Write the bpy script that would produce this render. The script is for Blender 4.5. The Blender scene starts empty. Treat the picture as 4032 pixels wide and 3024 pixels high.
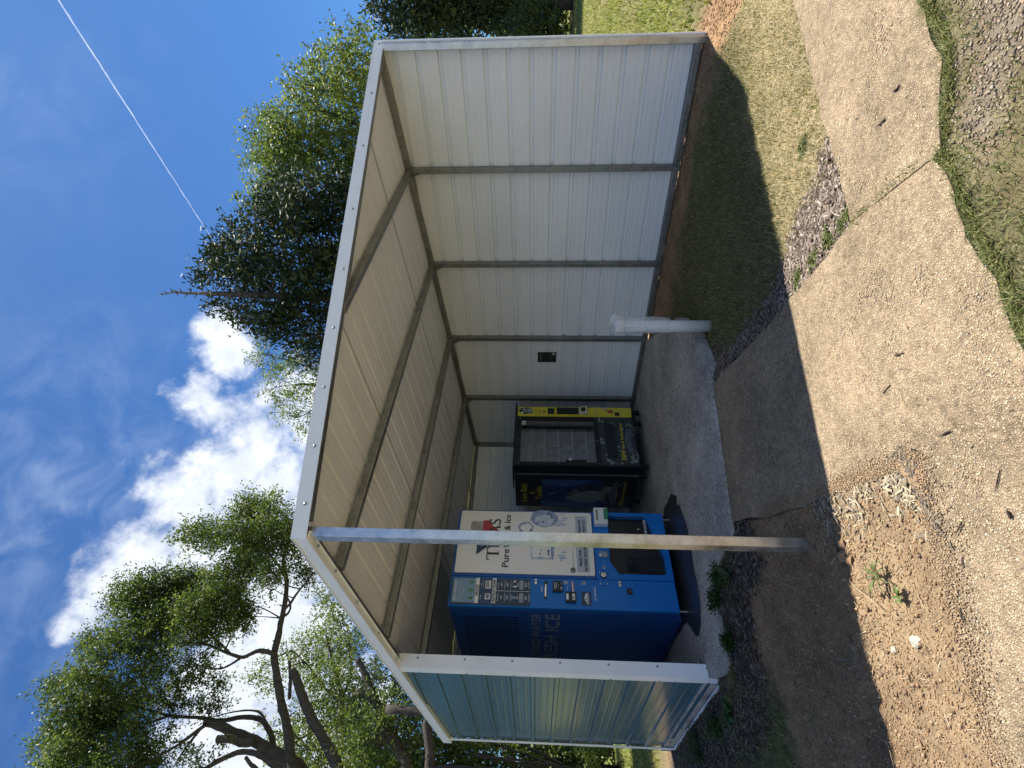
import bpy, bmesh, math, random
import numpy as np
from mathutils import Vector, Matrix
from mathutils.geometry import delaunay_2d_cdt

random.seed(7)
rng = np.random.default_rng(7)
S = bpy.context.scene
COL = S.collection
PI = math.pi

# ------------------------------------------------------------------ camera (the phone was held on its side: the picture is turned 90 degrees)
CAM_H = 1.52
RIGHT = Vector((0.68402762, -0.72940445, 0.00868110))
DOWN = Vector((0.04404098, 0.02941623, -0.99859655))
FWD = Vector((0.72812541, 0.68344995, 0.05224520))
cam_d = bpy.data.cameras.new('camera')
cam_d.sensor_fit = 'HORIZONTAL'; cam_d.sensor_width = 36.0
cam_d.lens = 36.0 * 2066.75 / 4032.0
cam_d.clip_start = 0.05; cam_d.clip_end = 60000.0
cam = bpy.data.objects.new('camera', cam_d); COL.objects.link(cam)
B = -FWD
cam.matrix_world = Matrix(((DOWN.x, RIGHT.x, B.x, 0), (DOWN.y, RIGHT.y, B.y, 0), (DOWN.z, RIGHT.z, B.z, CAM_H), (0, 0, 0, 1)))
S.camera = cam

# ------------------------------------------------------------------ sun, sky, exposure
TO_SUN = Vector((1.28, -0.19, 3.1)).normalized()
EXPOSURE = 1.2
SKY_STRENGTH = 0.056
SUN_STRENGTH = 4.3
sun_d = bpy.data.lights.new('sun', 'SUN'); sun_d.energy = SUN_STRENGTH; sun_d.angle = math.radians(0.53); sun_d.color = (1.0, 0.93, 0.82)
sun = bpy.data.objects.new('sun', sun_d); COL.objects.link(sun)
sun.rotation_euler = TO_SUN.to_track_quat('Z', 'Y').to_euler(); sun.location = (8, -2, 18)

def dir_of(xd, yd):
    """world direction seen at a point of the 2212x1659 view of the photograph"""
    x, y = xd * 4032 / 2212, yd * 4032 / 2212
    return (RIGHT * ((3024 - y) - 1512) + DOWN * (x - 2016) + FWD * 2066.75).normalized()

def at(xd, yd, dist):
    d = dir_of(xd, yd); k = dist / math.hypot(d.x, d.y)
    return Vector((d.x * k, d.y * k, CAM_H + d.z * k))

def nd(nt, t, **kw):
    n = nt.nodes.new(t)
    for k, v in kw.items(): setattr(n, k, v)
    return n

def build_world():
    w = bpy.data.worlds.new('World'); S.world = w; w.use_nodes = True
    nt = w.node_tree; nt.nodes.clear(); L = nt.links
    out = nd(nt, 'ShaderNodeOutputWorld'); bg = nd(nt, 'ShaderNodeBackground'); bg.inputs[1].default_value = SKY_STRENGTH
    L.new(bg.outputs[0], out.inputs[0])
    sky = nd(nt, 'ShaderNodeTexSky'); sky.sky_type = 'NISHITA'; sky.sun_disc = False
    sky.sun_elevation = math.asin(TO_SUN.z); sky.sun_rotation = math.atan2(TO_SUN.x, TO_SUN.y)
    sky.air_density = 1.0; sky.dust_density = 0.6; sky.ozone_density = 4.0; sky.altitude = 100
    tint = nd(nt, 'ShaderNodeMix', data_type='RGBA', blend_type='MULTIPLY'); tint.inputs[0].default_value = 1.0
    tint.inputs[7].default_value = (0.43, 0.72, 1.02, 1)
    L.new(sky.outputs[0], tint.inputs[6])
    tc = nd(nt, 'ShaderNodeTexCoord')
    nrm = nd(nt, 'ShaderNodeVectorMath', operation='NORMALIZE'); L.new(tc.outputs['Generated'], nrm.inputs[0])
    def noise(scale, detail, rough, vec=None, dist=0.0):
        n = nd(nt, 'ShaderNodeTexNoise'); n.inputs['Scale'].default_value = scale; n.inputs['Detail'].default_value = detail
        n.inputs['Roughness'].default_value = rough; n.inputs['Distortion'].default_value = dist
        L.new(vec or nrm.outputs[0], n.inputs['Vector']); return n.outputs['Fac']
    def math_(op, a, b=None, c=None, clamp=False):
        n = nd(nt, 'ShaderNodeMath', operation=op); n.use_clamp = clamp
        for i, v in enumerate((a, b, c)):
            if v is None: continue
            if isinstance(v, (int, float)): n.inputs[i].default_value = v
            else: L.new(v, n.inputs[i])
        return n.outputs[0]
    def blob(xd, yd, r):
        """1 at the heart of a cloud bank, 0 at r view units from it"""
        d = dir_of(xd, yd)
        n = nd(nt, 'ShaderNodeVectorMath', operation='DISTANCE'); L.new(nrm.outputs[0], n.inputs[0]); n.inputs[1].default_value = d
        rr = r / 1133.0
        return math_('SUBTRACT', 1.0, math_('DIVIDE', n.outputs['Value'], rr))
    bank = [(160, 1350, 34), (190, 1330, 46), (260, 1255, 75), (340, 1180, 95), (425, 1090, 125), (520, 1000, 120), (560, 920, 105), (480, 890, 75), (440, 850, 55),
            (500, 770, 60), (470, 705, 42), (610, 1060, 150), (560, 1180, 150), (640, 1240, 150), (520, 1300, 125), (640, 1360, 160), (560, 1460, 170),
            (640, 1560, 190), (520, 1600, 150), (700, 900, 120), (600, 1760, 220), (720, 2000, 260), (420, 1650, 90)]
    f = None
    for b in bank:
        v = blob(*b); f = v if f is None else math_('MAXIMUM', f, v)
    # elsewhere round the horizon: unseen cumulus added to raise the ambient light
    sep = nd(nt, 'ShaderNodeSeparateXYZ'); L.new(nrm.outputs[0], sep.inputs[0])
    big = noise(2.6, 3, 0.5)
    n1 = noise(9.0, 10, 0.62)
    n2 = noise(26.0, 8, 0.6)
    # broken cumulus added out of view for fill light, kept off the clear gap
    gap = math_('MULTIPLY', math_('SUBTRACT', 1.0, blob(260, 500, 1900)), 1.0)
    msk = math_('MULTIPLY', math_('SUBTRACT', gap, 0.60), 5.0, clamp=True)
    fo = math_('SUBTRACT', math_('ADD', math_('MULTIPLY', math_('SUBTRACT', big, 0.5), 5.0), 0.15), math_('MULTIPLY', math_('SUBTRACT', 1.0, msk), 6.0))
    f = math_('MAXIMUM', f, fo)
    edge = math_('ADD', f, math_('MULTIPLY', math_('SUBTRACT', n1, 0.5), 2.3))
    edge = math_('ADD', edge, math_('MULTIPLY', math_('SUBTRACT', n2, 0.5), 1.3))
    dens = nd(nt, 'ShaderNodeMapRange', interpolation_type='SMOOTHSTEP'); L.new(edge, dens.inputs[0])
    dens.inputs[1].default_value = -0.02; dens.inputs[2].default_value = 1.0
    # thin cirrus veil
    mp = nd(nt, 'ShaderNodeMapping'); L.new(nrm.outputs[0], mp.inputs[0]); mp.inputs['Scale'].default_value = (10.0, 12.0, 15.0)
    mp.inputs['Rotation'].default_value = (0.4, 0.2, 0.6)
    c1 = noise(1.1, 8, 0.6, mp.outputs[0], 0.6); c2 = noise(1.9, 3, 0.5)
    v1 = blob(120, 1090, 420); v2 = blob(330, 1130, 260); v3 = blob(0, 160, 300)
    vm = math_('MAXIMUM', math_('MAXIMUM', v1, v2), math_('MULTIPLY', v3, 0.35), clamp=True)
    cir = nd(nt, 'ShaderNodeMapRange', interpolation_type='SMOOTHSTEP'); L.new(c1, cir.inputs[0]); cir.inputs[1].default_value = 0.36; cir.inputs[2].default_value = 0.78
    cirf = math_('MULTIPLY', math_('MULTIPLY', cir.outputs[0], math_('POWER', vm, 1.2)), 0.30)
    # colour of the clouds: white tops, greyer hearts
    shade = nd(nt, 'ShaderNodeMapRange', interpolation_type='SMOOTHSTEP'); L.new(math_('ADD', math_('MULTIPLY', f, 0.9), math_('MULTIPLY', n1, 0.9)), shade.inputs[0])
    shade.inputs[1].default_value = 0.62; shade.inputs[2].default_value = 1.45
    cc = nd(nt, 'ShaderNodeMix', data_type='RGBA'); L.new(shade.outputs[0], cc.inputs[0])
    k = 1.0 / SKY_STRENGTH
    cc.inputs[6].default_value = (0.60 * k, 0.61 * k, 0.62 * k, 1); cc.inputs[7].default_value = (0.37 * k, 0.40 * k, 0.44 * k, 1)
    m1 = nd(nt, 'ShaderNodeMix', data_type='RGBA'); L.new(cirf, m1.inputs[0]); L.new(tint.outputs[2], m1.inputs[6]); m1.inputs[7].default_value = (0.36 * k, 0.42 * k, 0.52 * k, 1)
    m2 = nd(nt, 'ShaderNodeMix', data_type='RGBA'); L.new(dens.outputs[0], m2.inputs[0]); L.new(m1.outputs[2], m2.inputs[6]); L.new(cc.outputs[2], m2.inputs[7])
    L.new(m2.outputs[2], bg.inputs[0])
    w.cycles.sampling_method = 'MANUAL'; w.cycles.sample_map_resolution = 1024
build_world()
S.view_settings.view_transform = 'Standard'; S.view_settings.look = 'None'; S.view_settings.exposure = EXPOSURE; S.view_settings.gamma = 1.0
S.view_settings.use_curve_mapping = False
S.render.engine = 'CYCLES'
S.cycles.use_denoising = True
S.cycles.max_bounces = 8; S.cycles.transparent_max_bounces = 16
# ------------------------------------------------------------------ helpers
def tag(o, label=None, cat=None, group=None, kind=None):
    if label: o['label'] = label
    if cat: o['category'] = cat
    if group: o['group'] = group
    if kind: o['kind'] = kind
    return o

def empty(name, loc=(0, 0, 0), label=None, cat=None, group=None):
    o = bpy.data.objects.new(name, None); COL.objects.link(o); o.location = loc; o.empty_display_size = 0.1
    return tag(o, label, cat, group)

def parent_to(o, p):
    o.parent = p
    m = Matrix.Identity(4); q = p; chain = []
    while q is not None:
        chain.append(q); q = q.parent
    for q in reversed(chain): m = m @ q.matrix_parent_inverse @ q.matrix_basis
    o.matrix_parent_inverse = m.inverted()

class MB:
    """collects shapes in world coordinates, then links them as one mesh object"""
    def __init__(s): s.v = []; s.f = []; s.m = []; s.mi = 0
    def add(s, vs, fs):
        o = len(s.v); s.v += [tuple(v) for v in vs]; s.f += [tuple(i + o for i in f) for f in fs]; s.m += [s.mi] * len(fs); return s
    def box(s, x0, x1, y0, y1, z0, z1):
        return s.add([(x0, y0, z0), (x1, y0, z0), (x1, y1, z0), (x0, y1, z0), (x0, y0, z1), (x1, y0, z1), (x1, y1, z1), (x0, y1, z1)],
                     [(0, 3, 2, 1), (4, 5, 6, 7), (0, 1, 5, 4), (1, 2, 6, 5), (2, 3, 7, 6), (3, 0, 4, 7)])
    def beam(s, a, b, w, h, up=(0, 0, 1)):
        """square bar from a to b, w across, h along up"""
        a, b = Vector(a), Vector(b); d = (b - a).normalized(); u = Vector(up); r = d.cross(u).normalized(); u = r.cross(d).normalized()
        c = [(-w / 2, -h / 2), (w / 2, -h / 2), (w / 2, h / 2), (-w / 2, h / 2)]
        vs = [a + r * x + u * y for x, y in c] + [b + r * x + u * y for x, y in c]
        return s.add(vs, [(0, 1, 2, 3), (7, 6, 5, 4), (0, 4, 5, 1), (1, 5, 6, 2), (2, 6, 7, 3), (3, 7, 4, 0)])
    def tube(s, pts, rad, n=8, cap=True):
        pts = [Vector(p) for p in pts]
        if isinstance(rad, (int, float)): rad = [rad] * len(pts)
        vs = []; fs = []; r = None
        for i, p in enumerate(pts):
            d = (pts[min(i + 1, len(pts) - 1)] - pts[max(i - 1, 0)]).normalized()
            if r is None: r = d.orthogonal().normalized()
            else: r = (r - d * r.dot(d)).normalized()
            q = d.cross(r)
            for k in range(n):
                t = 2 * PI * k / n; vs.append(p + (r * math.cos(t) + q * math.sin(t)) * rad[i])
        for i in range(len(pts) - 1):
            for k in range(n):
                a = i * n + k; b = i * n + (k + 1) % n; fs.append((a, b, b + n, a + n))
        if cap: fs.append(tuple(range(n - 1, -1, -1))); fs.append(tuple(range((len(pts) - 1) * n, len(pts) * n)))
        return s.add(vs, fs)
    def prism(s, poly, O, X, Y, t0, t1):
        """outline poly (x, y) in the plane O, X, Y, thick along X x Y from t0 to t1"""
        O, X, Y = Vector(O), Vector(X), Vector(Y); N = X.cross(Y); n = len(poly)
        ar = sum(poly[i][0] * poly[(i + 1) % n][1] - poly[(i + 1) % n][0] * poly[i][1] for i in range(n))
        if ar < 0: poly = poly[::-1]
        vs = [O + X * x + Y * y + N * t0 for x, y in poly] + [O + X * x + Y * y + N * t1 for x, y in poly]
        fs = [tuple(range(n - 1, -1, -1)), tuple(range(n, 2 * n))] + [(i, (i + 1) % n, (i + 1) % n + n, i + n) for i in range(n)]
        return s.add(vs, fs)
    def build(s, name, mat, parent=None, smooth=False, bevel=0, label=None):
        me = bpy.data.meshes.new(name); me.from_pydata(s.v, [], s.f)
        for m in (mat if isinstance(mat, (list, tuple)) else [mat]): me.materials.append(m)
        if any(s.m): me.polygons.foreach_set('material_index', s.m)
        if smooth: me.polygons.foreach_set('use_smooth', [True] * len(s.f))
        me.update()
        o = bpy.data.objects.new(name, me); COL.objects.link(o)
        if parent is not None: parent_to(o, parent)
        if bevel:
            b = o.modifiers.new('bevel', 'BEVEL'); b.width = bevel; b.segments = 2; b.limit_method = 'ANGLE'; b.angle_limit = math.radians(40)
        if label: o['label'] = label
        return o

def rrect(x0, x1, y0, y1, r, n=4):
    p = []
    for cx, cy, a in ((x1 - r, y0 + r, -90), (x1 - r, y1 - r, 0), (x0 + r, y1 - r, 90), (x0 + r, y0 + r, 180)):
        for k in range(n + 1):
            t = math.radians(a + 90 * k / n); p.append((cx + r * math.cos(t), cy + r * math.sin(t)))
    return p
def circle(cx, cy, r, n=16, ry=None):
    return [(cx + r * math.cos(2 * PI * k / n), cy + (ry or r) * math.sin(2 * PI * k / n)) for k in range(n)]

def np_mesh(name, V, F, mat, parent=None, col=None, smooth=False):
    """fast mesh: V (n,3), F (m,k) with k of 3 or 4; col (n,4) goes to the colour attribute 'tint'"""
    me = bpy.data.meshes.new(name); n, m, k = len(V), len(F), F.shape[1]
    me.vertices.add(n); me.vertices.foreach_set('co', np.ascontiguousarray(V, dtype=np.float32).ravel())
    me.loops.add(m * k); me.loops.foreach_set('vertex_index', np.ascontiguousarray(F, dtype=np.int32).ravel())
    me.polygons.add(m); me.polygons.foreach_set('loop_start', np.arange(0, m * k, k, dtype=np.int32))
    try: me.polygons.foreach_set('loop_total', np.full(m, k, dtype=np.int32))
    except Exception: pass
    if smooth: me.polygons.foreach_set('use_smooth', np.ones(m, dtype=bool))
    if col is not None:
        a = me.color_attributes.new('tint', 'FLOAT_COLOR', 'POINT'); a.data.foreach_set('color', np.ascontiguousarray(col, dtype=np.float32).ravel())
    me.materials.append(mat); me.update(calc_edges=True); me.validate()
    o = bpy.data.objects.new(name, me); COL.objects.link(o)
    if parent is not None: parent_to(o, parent)
    return o

# ------------------------------------------------------------------ materials
MATS = {}
def mat(name, base, rough=0.5, metal=0.0, spec=0.5, var=0.0, vscale=8.0, var2=None, bump=0.0, bscale=200.0, coat=0.0, stretch=None, alpha=1.0, dirt=None):
    if name in MATS: return MATS[name]
    m = bpy.data.materials.new(name); m.use_nodes = True; nt = m.node_tree; L = nt.links
    p = nt.nodes['Principled BSDF']
    p.inputs['Base Color'].default_value = (*base, 1); p.inputs['Roughness'].default_value = rough; p.inputs['Metallic'].default_value = metal
    p.inputs['Specular IOR Level'].default_value = spec; p.inputs['Coat Weight'].default_value = coat; p.inputs['Coat Roughness'].default_value = 0.08
    p.inputs['Alpha'].default_value = alpha
    tc = nd(nt, 'ShaderNodeTexCoord'); vec = tc.outputs['Object']
    if stretch:
        mp = nd(nt, 'ShaderNodeMapping'); mp.inputs['Scale'].default_value = stretch; L.new(vec, mp.inputs[0]); vec = mp.outputs[0]
    if var or var2:
        n = nd(nt, 'ShaderNodeTexNoise'); n.inputs['Scale'].default_value = vscale; n.inputs['Detail'].default_value = 7; n.inputs['Roughness'].default_value = 0.62
        L.new(vec, n.inputs['Vector'])
        mr = nd(nt, 'ShaderNodeMapRange'); mr.inputs[1].default_value = 0.3; mr.inputs[2].default_value = 0.7; L.new(n.outputs['Fac'], mr.inputs[0])
        mx = nd(nt, 'ShaderNodeMix', data_type='RGBA'); L.new(mr.outputs[0], mx.inputs[0])
        c2 = var2 or tuple(c * (1 - var) for c in base); c1 = base if var2 else tuple(min(1, c * (1 + var * 0.5)) for c in base)
        mx.inputs[6].default_value = (*c2, 1); mx.inputs[7].default_value = (*c1, 1); L.new(mx.outputs[2], p.inputs['Base Color'])
        r2 = nd(nt, 'ShaderNodeMapRange'); r2.inputs[3].default_value = max(0.02, rough - 0.08); r2.inputs[4].default_value = min(1, rough + 0.1)
        L.new(n.outputs['Fac'], r2.inputs[0]); L.new(r2.outputs[0], p.inputs['Roughness'])
    if bump:
        n = nd(nt, 'ShaderNodeTexNoise'); n.inputs['Scale'].default_value = bscale; n.inputs['Detail'].default_value = 4; L.new(vec, n.inputs['Vector'])
        b = nd(nt, 'ShaderNodeBump'); b.inputs['Strength'].default_value = bump; b.inputs['Distance'].default_value = 0.002
        L.new(n.outputs['Fac'], b.inputs['Height']); L.new(b.outputs[0], p.inputs['Normal'])
    MATS[name] = m; return m

def leaf_mat(name, trans=0.45, rough=0.5, spec=0.3, tcol=(1.1, 1.15, 0.55)):
    m = bpy.data.materials.new(name); m.use_nodes = True; nt = m.node_tree; L = nt.links
    p = nt.nodes['Principled BSDF']; p.inputs['Roughness'].default_value = rough; p.inputs['Specular IOR Level'].default_value = spec
    at_ = nd(nt, 'ShaderNodeAttribute', attribute_name='tint'); L.new(at_.outputs['Color'], p.inputs['Base Color'])
    t = nd(nt, 'ShaderNodeBsdfTranslucent'); mu = nd(nt, 'ShaderNodeMix', data_type='RGBA', blend_type='MULTIPLY'); mu.inputs[0].default_value = 1
    L.new(at_.outputs['Color'], mu.inputs[6]); mu.inputs[7].default_value = (*tcol, 1); L.new(mu.outputs[2], t.inputs[0])
    mx = nd(nt, 'ShaderNodeMixShader'); mx.inputs[0].default_value = trans; L.new(p.outputs[0], mx.inputs[1]); L.new(t.outputs[0], mx.inputs[2])
    L.new(mx.outputs[0], nt.nodes['Material Output'].inputs[0]); return m

def galv(name, base=(0.27, 0.275, 0.265), rough=0.42, spangle=0.45):
    m = bpy.data.materials.new(name); m.use_nodes = True; nt = m.node_tree; L = nt.links
    p = nt.nodes['Principled BSDF']; p.inputs['Metallic'].default_value = 0.85
    tc = nd(nt, 'ShaderNodeTexCoord')
    v = nd(nt, 'ShaderNodeTexVoronoi'); v.inputs['Scale'].default_value = 70; L.new(tc.outputs['Object'], v.inputs['Vector'])
    n = nd(nt, 'ShaderNodeTexNoise'); n.inputs['Scale'].default_value = 9; n.inputs['Detail'].default_value = 8; L.new(tc.outputs['Object'], n.inputs['Vector'])
    sv = nd(nt, 'ShaderNodeSeparateColor'); L.new(v.outputs['Color'], sv.inputs[0])
    a = nd(nt, 'ShaderNodeMath', operation='MULTIPLY_ADD'); a.inputs[1].default_value = spangle; L.new(sv.outputs[0], a.inputs[0]); L.new(n.outputs['Fac'], a.inputs[2])
    mx = nd(nt, 'ShaderNodeMix', data_type='RGBA'); mr = nd(nt, 'ShaderNodeMapRange'); mr.inputs[1].default_value = 0.35; mr.inputs[2].default_value = 1.0
    L.new(a.outputs[0], mr.inputs[0]); L.new(mr.outputs[0], mx.inputs[0])
    mx.inputs[6].default_value = (*[c * 0.62 for c in base], 1); mx.inputs[7].default_value = (*[c * 1.2 for c in base], 1); L.new(mx.outputs[2], p.inputs['Base Color'])
    r = nd(nt, 'ShaderNodeMapRange'); r.inputs[3].default_value = rough - 0.1; r.inputs[4].default_value = rough + 0.15; L.new(mr.outputs[0], r.inputs[0]); L.new(r.outputs[0], p.inputs['Roughness'])
    return m

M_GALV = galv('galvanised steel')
M_GALV_LIT = galv('outdoor lit galvanised steel', (0.70, 0.70, 0.69), 0.33, 0.14)  # same steel, base colour lightened for the two posts that catch outdoor light
M_WHITE_TRIM = mat('white painted trim', (0.80, 0.85, 0.92), 0.36, var=0.07, vscale=3, bump=0.06, bscale=60)
M_PANEL_IN = mat('wall panel backing', (0.80, 0.835, 0.865), 0.42, var=0.07, vscale=1.6, bump=0.35, bscale=2.6, stretch=(1, .5, 1.5))
M_PANEL_OUT = mat('blue grey panel paint', (0.06, 0.135, 0.19), 0.22, spec=0.45, var=0.06, vscale=2, coat=0.1, bump=0.06, bscale=1.6)
M_ROOF_IN = mat('roof panel backing', (0.74, 0.765, 0.80), 0.45, var=0.09, vscale=1.6, bump=0.3, bscale=2.4, stretch=(1.5, .5, 1))
M_SCREW = mat('screw head zinc', (0.30, 0.33, 0.36), 0.4, metal=0.7, var=0.2, vscale=40)

# ------------------------------------------------------------------ lettering
_FONT_CACHE = {}
def text_mesh(txt):
    if txt in _FONT_CACHE: return _FONT_CACHE[txt]
    cu = bpy.data.curves.new('lettering', 'FONT'); cu.body = txt; cu.resolution_u = 3; cu.size = 1; cu.align_x = 'LEFT'
    o = bpy.data.objects.new('lettering', cu); COL.objects.link(o)
    dg = bpy.context.evaluated_depsgraph_get(); me = bpy.data.meshes.new_from_object(o.evaluated_get(dg))
    vs = np.array([v.co[:2] for v in me.vertices]); fs = [tuple(p.vertices) for p in me.polygons]
    bpy.data.objects.remove(o); bpy.data.meshes.remove(me); bpy.data.curves.remove(cu)
    lo, hi = vs.min(0), vs.max(0); vs = (vs - lo) / (hi - lo)
    _FONT_CACHE[txt] = (vs, fs, (hi - lo)); return _FONT_CACHE[txt]

def text(txt, material, parent, O, X, Y, w, h, bold=0.0, arc=None, shear=0.0, name='lettering', mb=None):
    """letters filling a w x h box whose lower left corner is O, along X and Y; arc bends the line"""
    vs, fs, _ = text_mesh(txt); O, X, Y = Vector(O), Vector(X), Vector(Y); N = X.cross(Y)
    m = mb or MB()
    offs = [(0, 0)] if not bold else [(0, 0), (bold, 0), (0, bold), (bold, bold)]
    for k, (dx, dy) in enumerate(offs):
        pts = []
        for x, y in vs:
            px = x * w + dx + shear * y * h; py = y * h + dy
            if arc: py += arc(x)
            pts.append(O + X * px + Y * py + N * (0.0006 * k))
        m.add(pts, fs)
    if mb: return None
    return m.build(name, material, parent)

# ------------------------------------------------------------------ value noise in numpy
def vnoise(x, y, scale, seed=0, octaves=4, rough=0.55):
    r = np.random.default_rng(seed); tot = np.zeros_like(x, dtype=float); amp = 1.0; norm = 0
    for o in range(octaves):
        g = r.random((256, 256)); X = x * scale * 2 ** o + 37.3 * o; Y = y * scale * 2 ** o + 11.7 * o
        xi = np.floor(X).astype(int); yi = np.floor(Y).astype(int); fx = X - xi; fy = Y - yi
        fx = fx * fx * (3 - 2 * fx); fy = fy * fy * (3 - 2 * fy)
        a = g[xi % 256, yi % 256]; b = g[(xi + 1) % 256, yi % 256]; c = g[xi % 256, (yi + 1) % 256]; d = g[(xi + 1) % 256, (yi + 1) % 256]
        tot += amp * (a * (1 - fx) * (1 - fy) + b * fx * (1 - fy) + c * (1 - fx) * fy + d * fx * fy); norm += amp; amp *= rough
    return tot / norm

def inside(poly, x, y):
    r = np.zeros(x.shape, bool); n = len(poly)
    for i in range(n):
        x0, y0 = poly[i]; x1, y1 = poly[(i + 1) % n]
        c = ((y0 > y) != (y1 > y)); t = np.where(c, (x1 - x0) * (y - y0) / ((y1 - y0) if y1 != y0 else 1e-9) + x0, 0); r ^= c & (x < t)
    return r

def dist_poly(poly, x, y, closed=True):
    d = np.full(x.shape, 1e9); n = len(poly)
    for i in range(n if closed else n - 1):
        ax, ay = poly[i]; bx, by = poly[(i + 1) % n]; vx, vy = bx - ax, by - ay; L2 = vx * vx + vy * vy + 1e-12
        t = np.clip(((x - ax) * vx + (y - ay) * vy) / L2, 0, 1); d = np.minimum(d, np.hypot(x - ax - t * vx, y - ay - t * vy))
    return d
def sstep(a, b, x): t = np.clip((x - a) / (b - a), 0, 1); return t * t * (3 - 2 * t)
# ------------------------------------------------------------------ ground, slab, path
SLAB = [(6.08, 4.86), (4.85, 3.52), (4.35, 3.27), (3.47, 3.24), (3.06, 3.40), (2.66, 3.57), (2.37, 3.69), (2.29, 3.74), (2.28, 4.06), (2.25, 4.42), (2.10, 4.53), (1.86, 4.52),
        (1.64, 4.50), (1.56, 4.58), (1.60, 4.85), (1.675, 5.12), (1.69, 5.4), (1.69, 7.7), (6.15, 7.4)]
FORK = (2.66, 1.32); NEARF = (2.31, 0.85)
PATH_A = [(3.46, 3.225), (3.06, 3.385), (2.66, 3.555), (2.36, 3.675), (2.12, 3.25), (1.79, 2.52), (1.52, 1.95), (1.39, 1.93), (1.18, 2.03), (1.0, 2.10), (0.76, 2.22), (0.5, 2.33), (0.0, 2.55), (-0.8, 2.9),
          (-1.2, 2.0), (-0.2, 1.72), (0.4, 1.50), (0.9, 1.34), (1.30, 1.21), (1.47, 1.17), (1.60, 1.11), (1.73, 1.05), (1.92, 1.01), (2.09, 0.93), (2.20, 0.87), (2.30, 0.86), FORK,
          (2.79, 1.67), (2.98, 2.06), (3.22, 2.64)]
PATH_B = [(2.304, 0.855), (2.29, 0.81), (2.42, 0.68), (2.54, 0.54), (2.66, 0.50), (2.75, 0.45), (2.86, 0.39), (3.25, 0.22), (3.7, 0.08), (5.0, -0.45), (8.0, -1.6), (8.2, -0.85), (6.0, -0.12), (4.27, 0.56), (3.8, 0.78), (3.35, 1.0), (2.93, 1.18), (2.6635, 1.3165)]
WALL_X = 6.0
def path_z(x, y):
    d = (x - 3.46) * -0.37 + (y - 3.24) * -0.93
    return -0.012 - 0.088 * sstep(0.0, 1.1, d)

GXS = np.concatenate([-np.geomspace(1.6, 420, 46)[::-1], np.arange(-1.5, -0.35, 0.04), np.arange(-0.35, 2.5, 0.02), np.arange(2.5, 7.6, 0.034), np.geomspace(7.65, 420, 60)])
GYS = np.concatenate([-np.geomspace(2.1, 420, 40)[::-1], np.arange(-2.0, 1.85, 0.034), np.arange(1.85, 5.0, 0.02), np.arange(5.0, 8.4, 0.034), np.geomspace(8.45, 420, 60)])
GX, GY = np.meshgrid(GXS, GYS, indexing='ij')
near = sstep(9.5, 7.0, np.hypot(GX - 3, GY - 3))
def noise_fields(x, y):
    return vnoise(x, y, 1.3, 1), vnoise(x, y, 5.0, 2), vnoise(x, y, 18.0, 3, 3)
NEX = [-0.6, -0.2, 0.4, 0.9, 1.30, 1.73, 2.09, 2.30, 2.42, 2.66, 2.86, 3.25, 5.0, 8.0, 9.0]; NEY = [1.86, 1.72, 1.50, 1.34, 1.21, 1.05, 0.93, 0.84, 0.68, 0.50, 0.39, 0.22, -0.45, -1.6, -1.9]
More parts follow.
